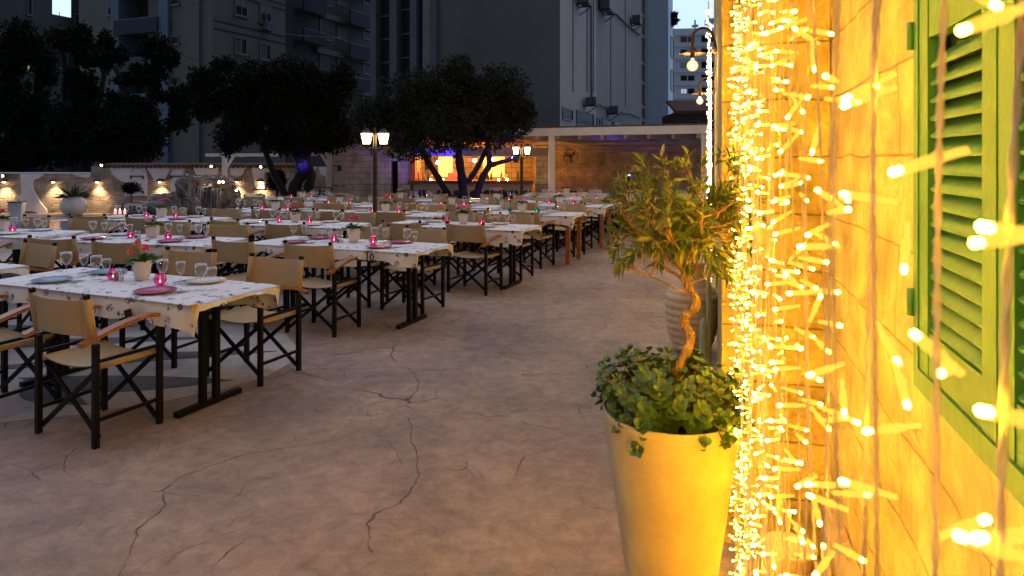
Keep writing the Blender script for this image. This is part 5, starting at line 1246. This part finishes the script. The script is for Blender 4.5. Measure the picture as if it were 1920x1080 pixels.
# leftmost building with the sky gap
lb = empty('corner_building', (0, 0, 0), 0, 'dark building at the far left framing a bright gap of sky', 'building')
FL = Face(lb, (X(-40, 58), 58, 0), D1, M_apt); vol('wall', FL, -40, 98, wallm('left_render', (.045, .058, .068)), 6)
FL.box('parapet_wall', wallm('left_render_low', (.045, .052, .058)), 98.3, 137, 0, FL.z_(100, 26.5), -.5, -.05)
FE = Face(lb, (X(133, 66), 66, 0), D0, M_apt); vol('recess_wall', FE, 133, 156, wallm('recess_dark', (.016, .018, .024)), 6)
FL.win(51, 60, -20, 28); FL.win(104, 127, 100, 128, split=1); FL.win(50, 56, 112, 134, lity); FE.win(141, 152, 26, 54, sill=False)
o = MB().tube([FL.M @ Vector((FL.s_(114), -.2, FL.z_(114, 30))), FL.M @ Vector((FL.s_(114), -.2, FL.z_(114, 22)))], .03, 5).build('aerial', M_iron, None); o.parent = lb
# office block
off = empty('office_block', (0, 0, 0), 0, 'big dark windowless office block with vertical window strips behind the olive', 'building')
E1 = Vector((.350, .937, 0)); E0 = Vector((.937, -.350, 0)); CO = Vector((X(1050, 36), 36, 0))
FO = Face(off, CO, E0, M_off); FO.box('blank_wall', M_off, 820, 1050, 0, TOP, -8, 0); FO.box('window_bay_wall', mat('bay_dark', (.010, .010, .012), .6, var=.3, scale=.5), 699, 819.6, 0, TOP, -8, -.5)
for x0, x1 in ((697, 707), (733, 746), (771, 783), (808.5, 821)): FO.box('pilaster', wallm('pilaster_render', (.085, .085, .105)), x0, x1, 0, TOP, -.49, .16)
for x0, x1, ys in ((707, 733, (28, 72, 116, 160, -16)), (746, 771, (16, 62, 107, 152, -30)), (783, 808, (-14, 37, 70, 100, 140))):
    for y in ys:
        o = FO.box('transom', M_wframe, x0, x1, FO.z_(x0, y)-.05, FO.z_(x0, y)+.05, -.49, -.40)
FO.box('window_frame', mat('pale_frame', (.15, .13, .11), .7, var=.1), 770, 773, 0, FO.z_(770, 105), -.38, -.30); FO.box('window_frame', mat('pale_frame', (.15, .13, .11), .7, var=.1), 798, 801, 0, FO.z_(800, 98), -.38, -.30)
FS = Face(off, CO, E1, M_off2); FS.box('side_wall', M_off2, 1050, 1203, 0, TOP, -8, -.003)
for px in (1074, 1100, 1112, 1145, 1172): a = FS.s_(px); zb_ = FS.z_(px, 172 if px < 1140 else 200); o = MB().box(a-.03, a+.03, .0, .05, zb_, TOP).build('panel_joint', M_wframe, None); o.matrix_world = FS.M; o.parent = off
FS.box('dark_slot', mat('slot_dark', (.010, .009, .010), .7), 1203.3, 1210, 0, TOP, -8, -.12)
for y in (28, 68, 118, 155, 200, 225): FS.box('slot_bar', M_wframe, 1203.5, 1209.8, FS.z_(1206, y)-.15, FS.z_(1206, y)+.15, -.11, -.04)
FS.box('end_wall', M_off, 1210.3, 1215, 0, TOP, -8, 0)
for p_ in ((1054, 1073, 203, 226), (1080, 1112, 210, 236), (1118, 1124, 221, 236), (1128, 1147, 223, 240), (1150, 1165, 228, 244)): FS.win(*p_, sill=False)
def pathobj(nm_, pts, r_, m, par):
    o = MB().tube([FS.M @ Vector((FS.s_(x), .12, FS.z_(x, y))) for x, y in pts], r_, 6).build(nm_, m, None, smooth=True); o.parent = par
pathobj('downpipe', [(1105, -40), (1105, 60), (1105, 150), (1106, 186)], .07, M_pil, off); pathobj('cable_duct', [(1106, 186), (1125, 198), (1150, 203), (1165, 211), (1180, 213), (1200, 221)], .06, M_off2, off); pathobj('cable_duct', [(1143, 18), (1165, 40), (1197, 66)], .06, M_line, off)
M_ac = mat('ac_casing', (.075, .085, .09), .6, var=.1)
for px, py, w_, wd in ((1096, 190, 0.75, 'lower left one under the downpipe'), (1140, 206, 0.8, 'lower right one on the duct'), (1184, 38, 1.05, 'upper one near the dark slot'), (1128, 5, 2.1, 'large one at the top on a bracket'), (1083, 0, 1.0, 'small bracketed one at the very top')):
    s0 = FS.s_(px); t = empty('air_conditioner'); t.matrix_world = FS.M @ Matrix.Translation((s0, .0, FS.z_(px, py))); tag(t, f'air conditioner on the office side wall, {wd}', 'air conditioner', 'air conditioners on the office wall')
    h_ = w_*.28; MB().box(-w_/2, w_/2, .15, .75, -h_, h_).build('casing', M_ac, t); b = MB()
    for k in range(6): b.box(-w_/2+.05, w_/2-.05, .752, .77, -h_+.05+k*h_*.31, -h_+.05+k*h_*.31+.05)
    b.build('grille', M_iron, t); b = MB(); b.bar((-w_*.4, 0, -h_-.05), (-w_*.4, .75, -h_-.05), .06, .06); b.bar((w_*.4, 0, -h_-.05), (w_*.4, .75, -h_-.05), .06, .06); b.bar((-w_*.42, .7, -h_-.05), (w_*.42, .7, -h_-.05), .05, .05); b.bar((w_*.4, .02, -h_-.5), (w_*.4, .7, -h_-.07), .05, .05); b.bar((-w_*.42, .03, -h_-.05), (w_*.42, .03, -h_-.05), .05, .05); b.build('bracket', M_iron, t)
for F_, px, py, wd in ((FC, 499, 49, 'below the shuttered flank window'), (FB, 389, 26, 'in the recess strip high up'), (FB, 388, 183, 'in the recess strip low down')):
    t = empty('air_conditioner'); t.matrix_world = F_.M @ Matrix.Translation((F_.s_(px), .0, F_.z_(px, py))); tag(t, f'small air conditioner on the apartment block, {wd}', 'air conditioner', 'air conditioners on the apartment block')
    MB().box(-.42, .42, .12, .5, -.28, .28).build('casing', M_pil, t); MB().lathe([(.0005, 0), (.2, 0), (.2, .01), (.0005, .012)], 14).build('grille', M_iron, t).matrix_local = Matrix.Translation((.1, .502, 0)) @ Matrix.Rotation(R(-90), 4, 'X'); MB().box(-.42, .42, .0, .5, -.33, -.283).build('bracket', M_iron, t)
for px, py in ((326, 46), (326, 122), (324, 275)):
    a = FA.s_(px-5); z = FA.z_(px, py); o = MB().bar((a, .06, z-.35), (a+.5, .5, z+.25), .06, .06).build('clothes_rack', M_iron, None); o.matrix_world = FA.M; o.parent = apt
CB = FS.M @ Vector((FS.s_(1215), 0, 0)); CB.z = 0; FT = Face(off, CB, E0, M_strip); FT.box('skylight_toned_end_wall', M_strip, 1215, 1253, 0, TOP+10, -3, 0)  # end wall brightened by its colour, standing in for open sky light
CT = CB+E0*FT.s_(1253); FU = Face(off, CT, E1, M_off2); FU.box('rear_wing', M_off2, 1253.2, 1266, 0, FU.z_(1258, 45), -2.9, -.05)
for y in (70, 132): FU.win(1257, 1262, y, y+38, sill=False)
t = tree_thing('roof_plant', 'small leafy plant growing on the rear wing roof against the sky', tuple(FU.M @ Vector((FU.s_(1259), -1.0, FU.z_(1258, 45)))), [((tuple(FU.M @ Vector((FU.s_(1259), -1.0, FU.z_(1258, 45))))), 0, 0)] and [], blobpx((FU.M @ Vector((FU.s_(1259), 0, 0))).y, [(1259, 33, 5, 8, 0), (1263, 38, 5, 4, 0), (1257, 44, 4, 5, 0)]), 260, .55, 22, M_treeleaf, group='roof greenery')
# far apartment block
far = empty('far_apartment_block', (0, 0, 0), 0, 'distant pale blue grey apartment block with rows of windows under the sky', 'building')
M_farw = wallm('far_render', (.50, .58, .64), .08); FY = 150
FF = Face(far, (X(1262, FY), FY, 0), Vector((1, -.10, 0)), M_farw); FF.box('wall', M_farw, 1262, 1400, 0, FF.z_(1300, 53), -12, 0)
FF.box('cornice', M_farw, 1262, 1400, FF.z_(1300, 66), FF.z_(1300, 63), .003, .5)
M_rs = mat('red_shutter', (.12, .04, .03), .7, var=.2); M_ws = mat('pale_shutter', (.30, .34, .36), .7, var=.1)
for i, y in enumerate((70, 94, 118.5, 142.5, 167)):
    FF.box('floor_band', M_farw, 1262, 1400, FF.z_(1300, y+17.5), FF.z_(1300, y+15.5), .003, .45)
    for j, (x0, x1) in enumerate(((1276, 1288), (1290, 1302), (1315, 1330), (1333, 1348))):
        FF.win(x0, x1, y+(-1 if j < 2 else -3), y+9, M_rs if (i == 0 and j < 2) else (M_ws if (i == 2 and j < 2) else (lit if (i == 4 and j == 0) else None)), sill=False, split=1)
o = MB().bar(FF.M @ Vector((FF.s_(1306), -2, FF.z_(1306, 53))), FF.M @ Vector((FF.s_(1306), -2, FF.z_(1306, 34))), .3, .3, (0, 1, 0)); o.bar(FF.M @ Vector((FF.s_(1300), -2, FF.z_(1306, 46))), FF.M @ Vector((FF.s_(1312), -2, FF.z_(1306, 45))), .5, .5); q = o.build('aerial', M_ws, far)
FF.box('water_tank', M_ws, 1330, 1345, FF.z_(1330, 38), FF.z_(1330, 29), -6, -3)
lh = empty('low_house', (0, 0, 0), 0, 'low house with red tiled roof in front of the distant apartment block', 'house')
FH = Face(lh, (X(1264, 48), 48, 0), Vector((1, -.05, 0)), M_tile); M_lh = wallm('low_house_render', (.07, .055, .045)); FH.box('wall', M_lh, 1264, 1345, 0, FH.z_(1300, 211), -5, 0)
a, b_ = FH.s_(1263), FH.s_(1346); z0, z1 = FH.z_(1300, 213), FH.z_(1300, 186)
b = MB(); b.poly([(a, .5, z0), (b_, .5, z0), (b_, -3, z1), (a, -3, z1)][::-1], (0, 0, .12)); n_ = 44
for k in range(n_): xx = a+(b_-a)*(k+.5)/n_; b.tube([(xx, .5, z0+.14), (xx, -3, z1+.14)], .05, 6)
o = b.build('tiled_roof', mat('red_tiles', (.13, .05, .035), .85, var=.3, scale=3), None); o.matrix_world = FH.M; o.parent = lh
FH.win(1292, 1310, 226, 240, sill=False)
# overhead cables
for a_, b_, wd in (((330, 98, 30), (640, 160, 40), 'sagging left of the dark tree'), ((330, -10, 30), (640, 70, 44), 'crossing the cream flank wall high up')):
    p0, p1 = W(*a_), W(*b_); pts = [p0.lerp(p1, k/14)-Vector((0, 0, .6*math.sin(math.pi*k/14))) for k in range(15)]
    o = MB().tube(pts, .02, 5).build('overhead_cable', M_iron, None, smooth=True); tag(o, 'thin dark overhead cable '+wd, 'cable')
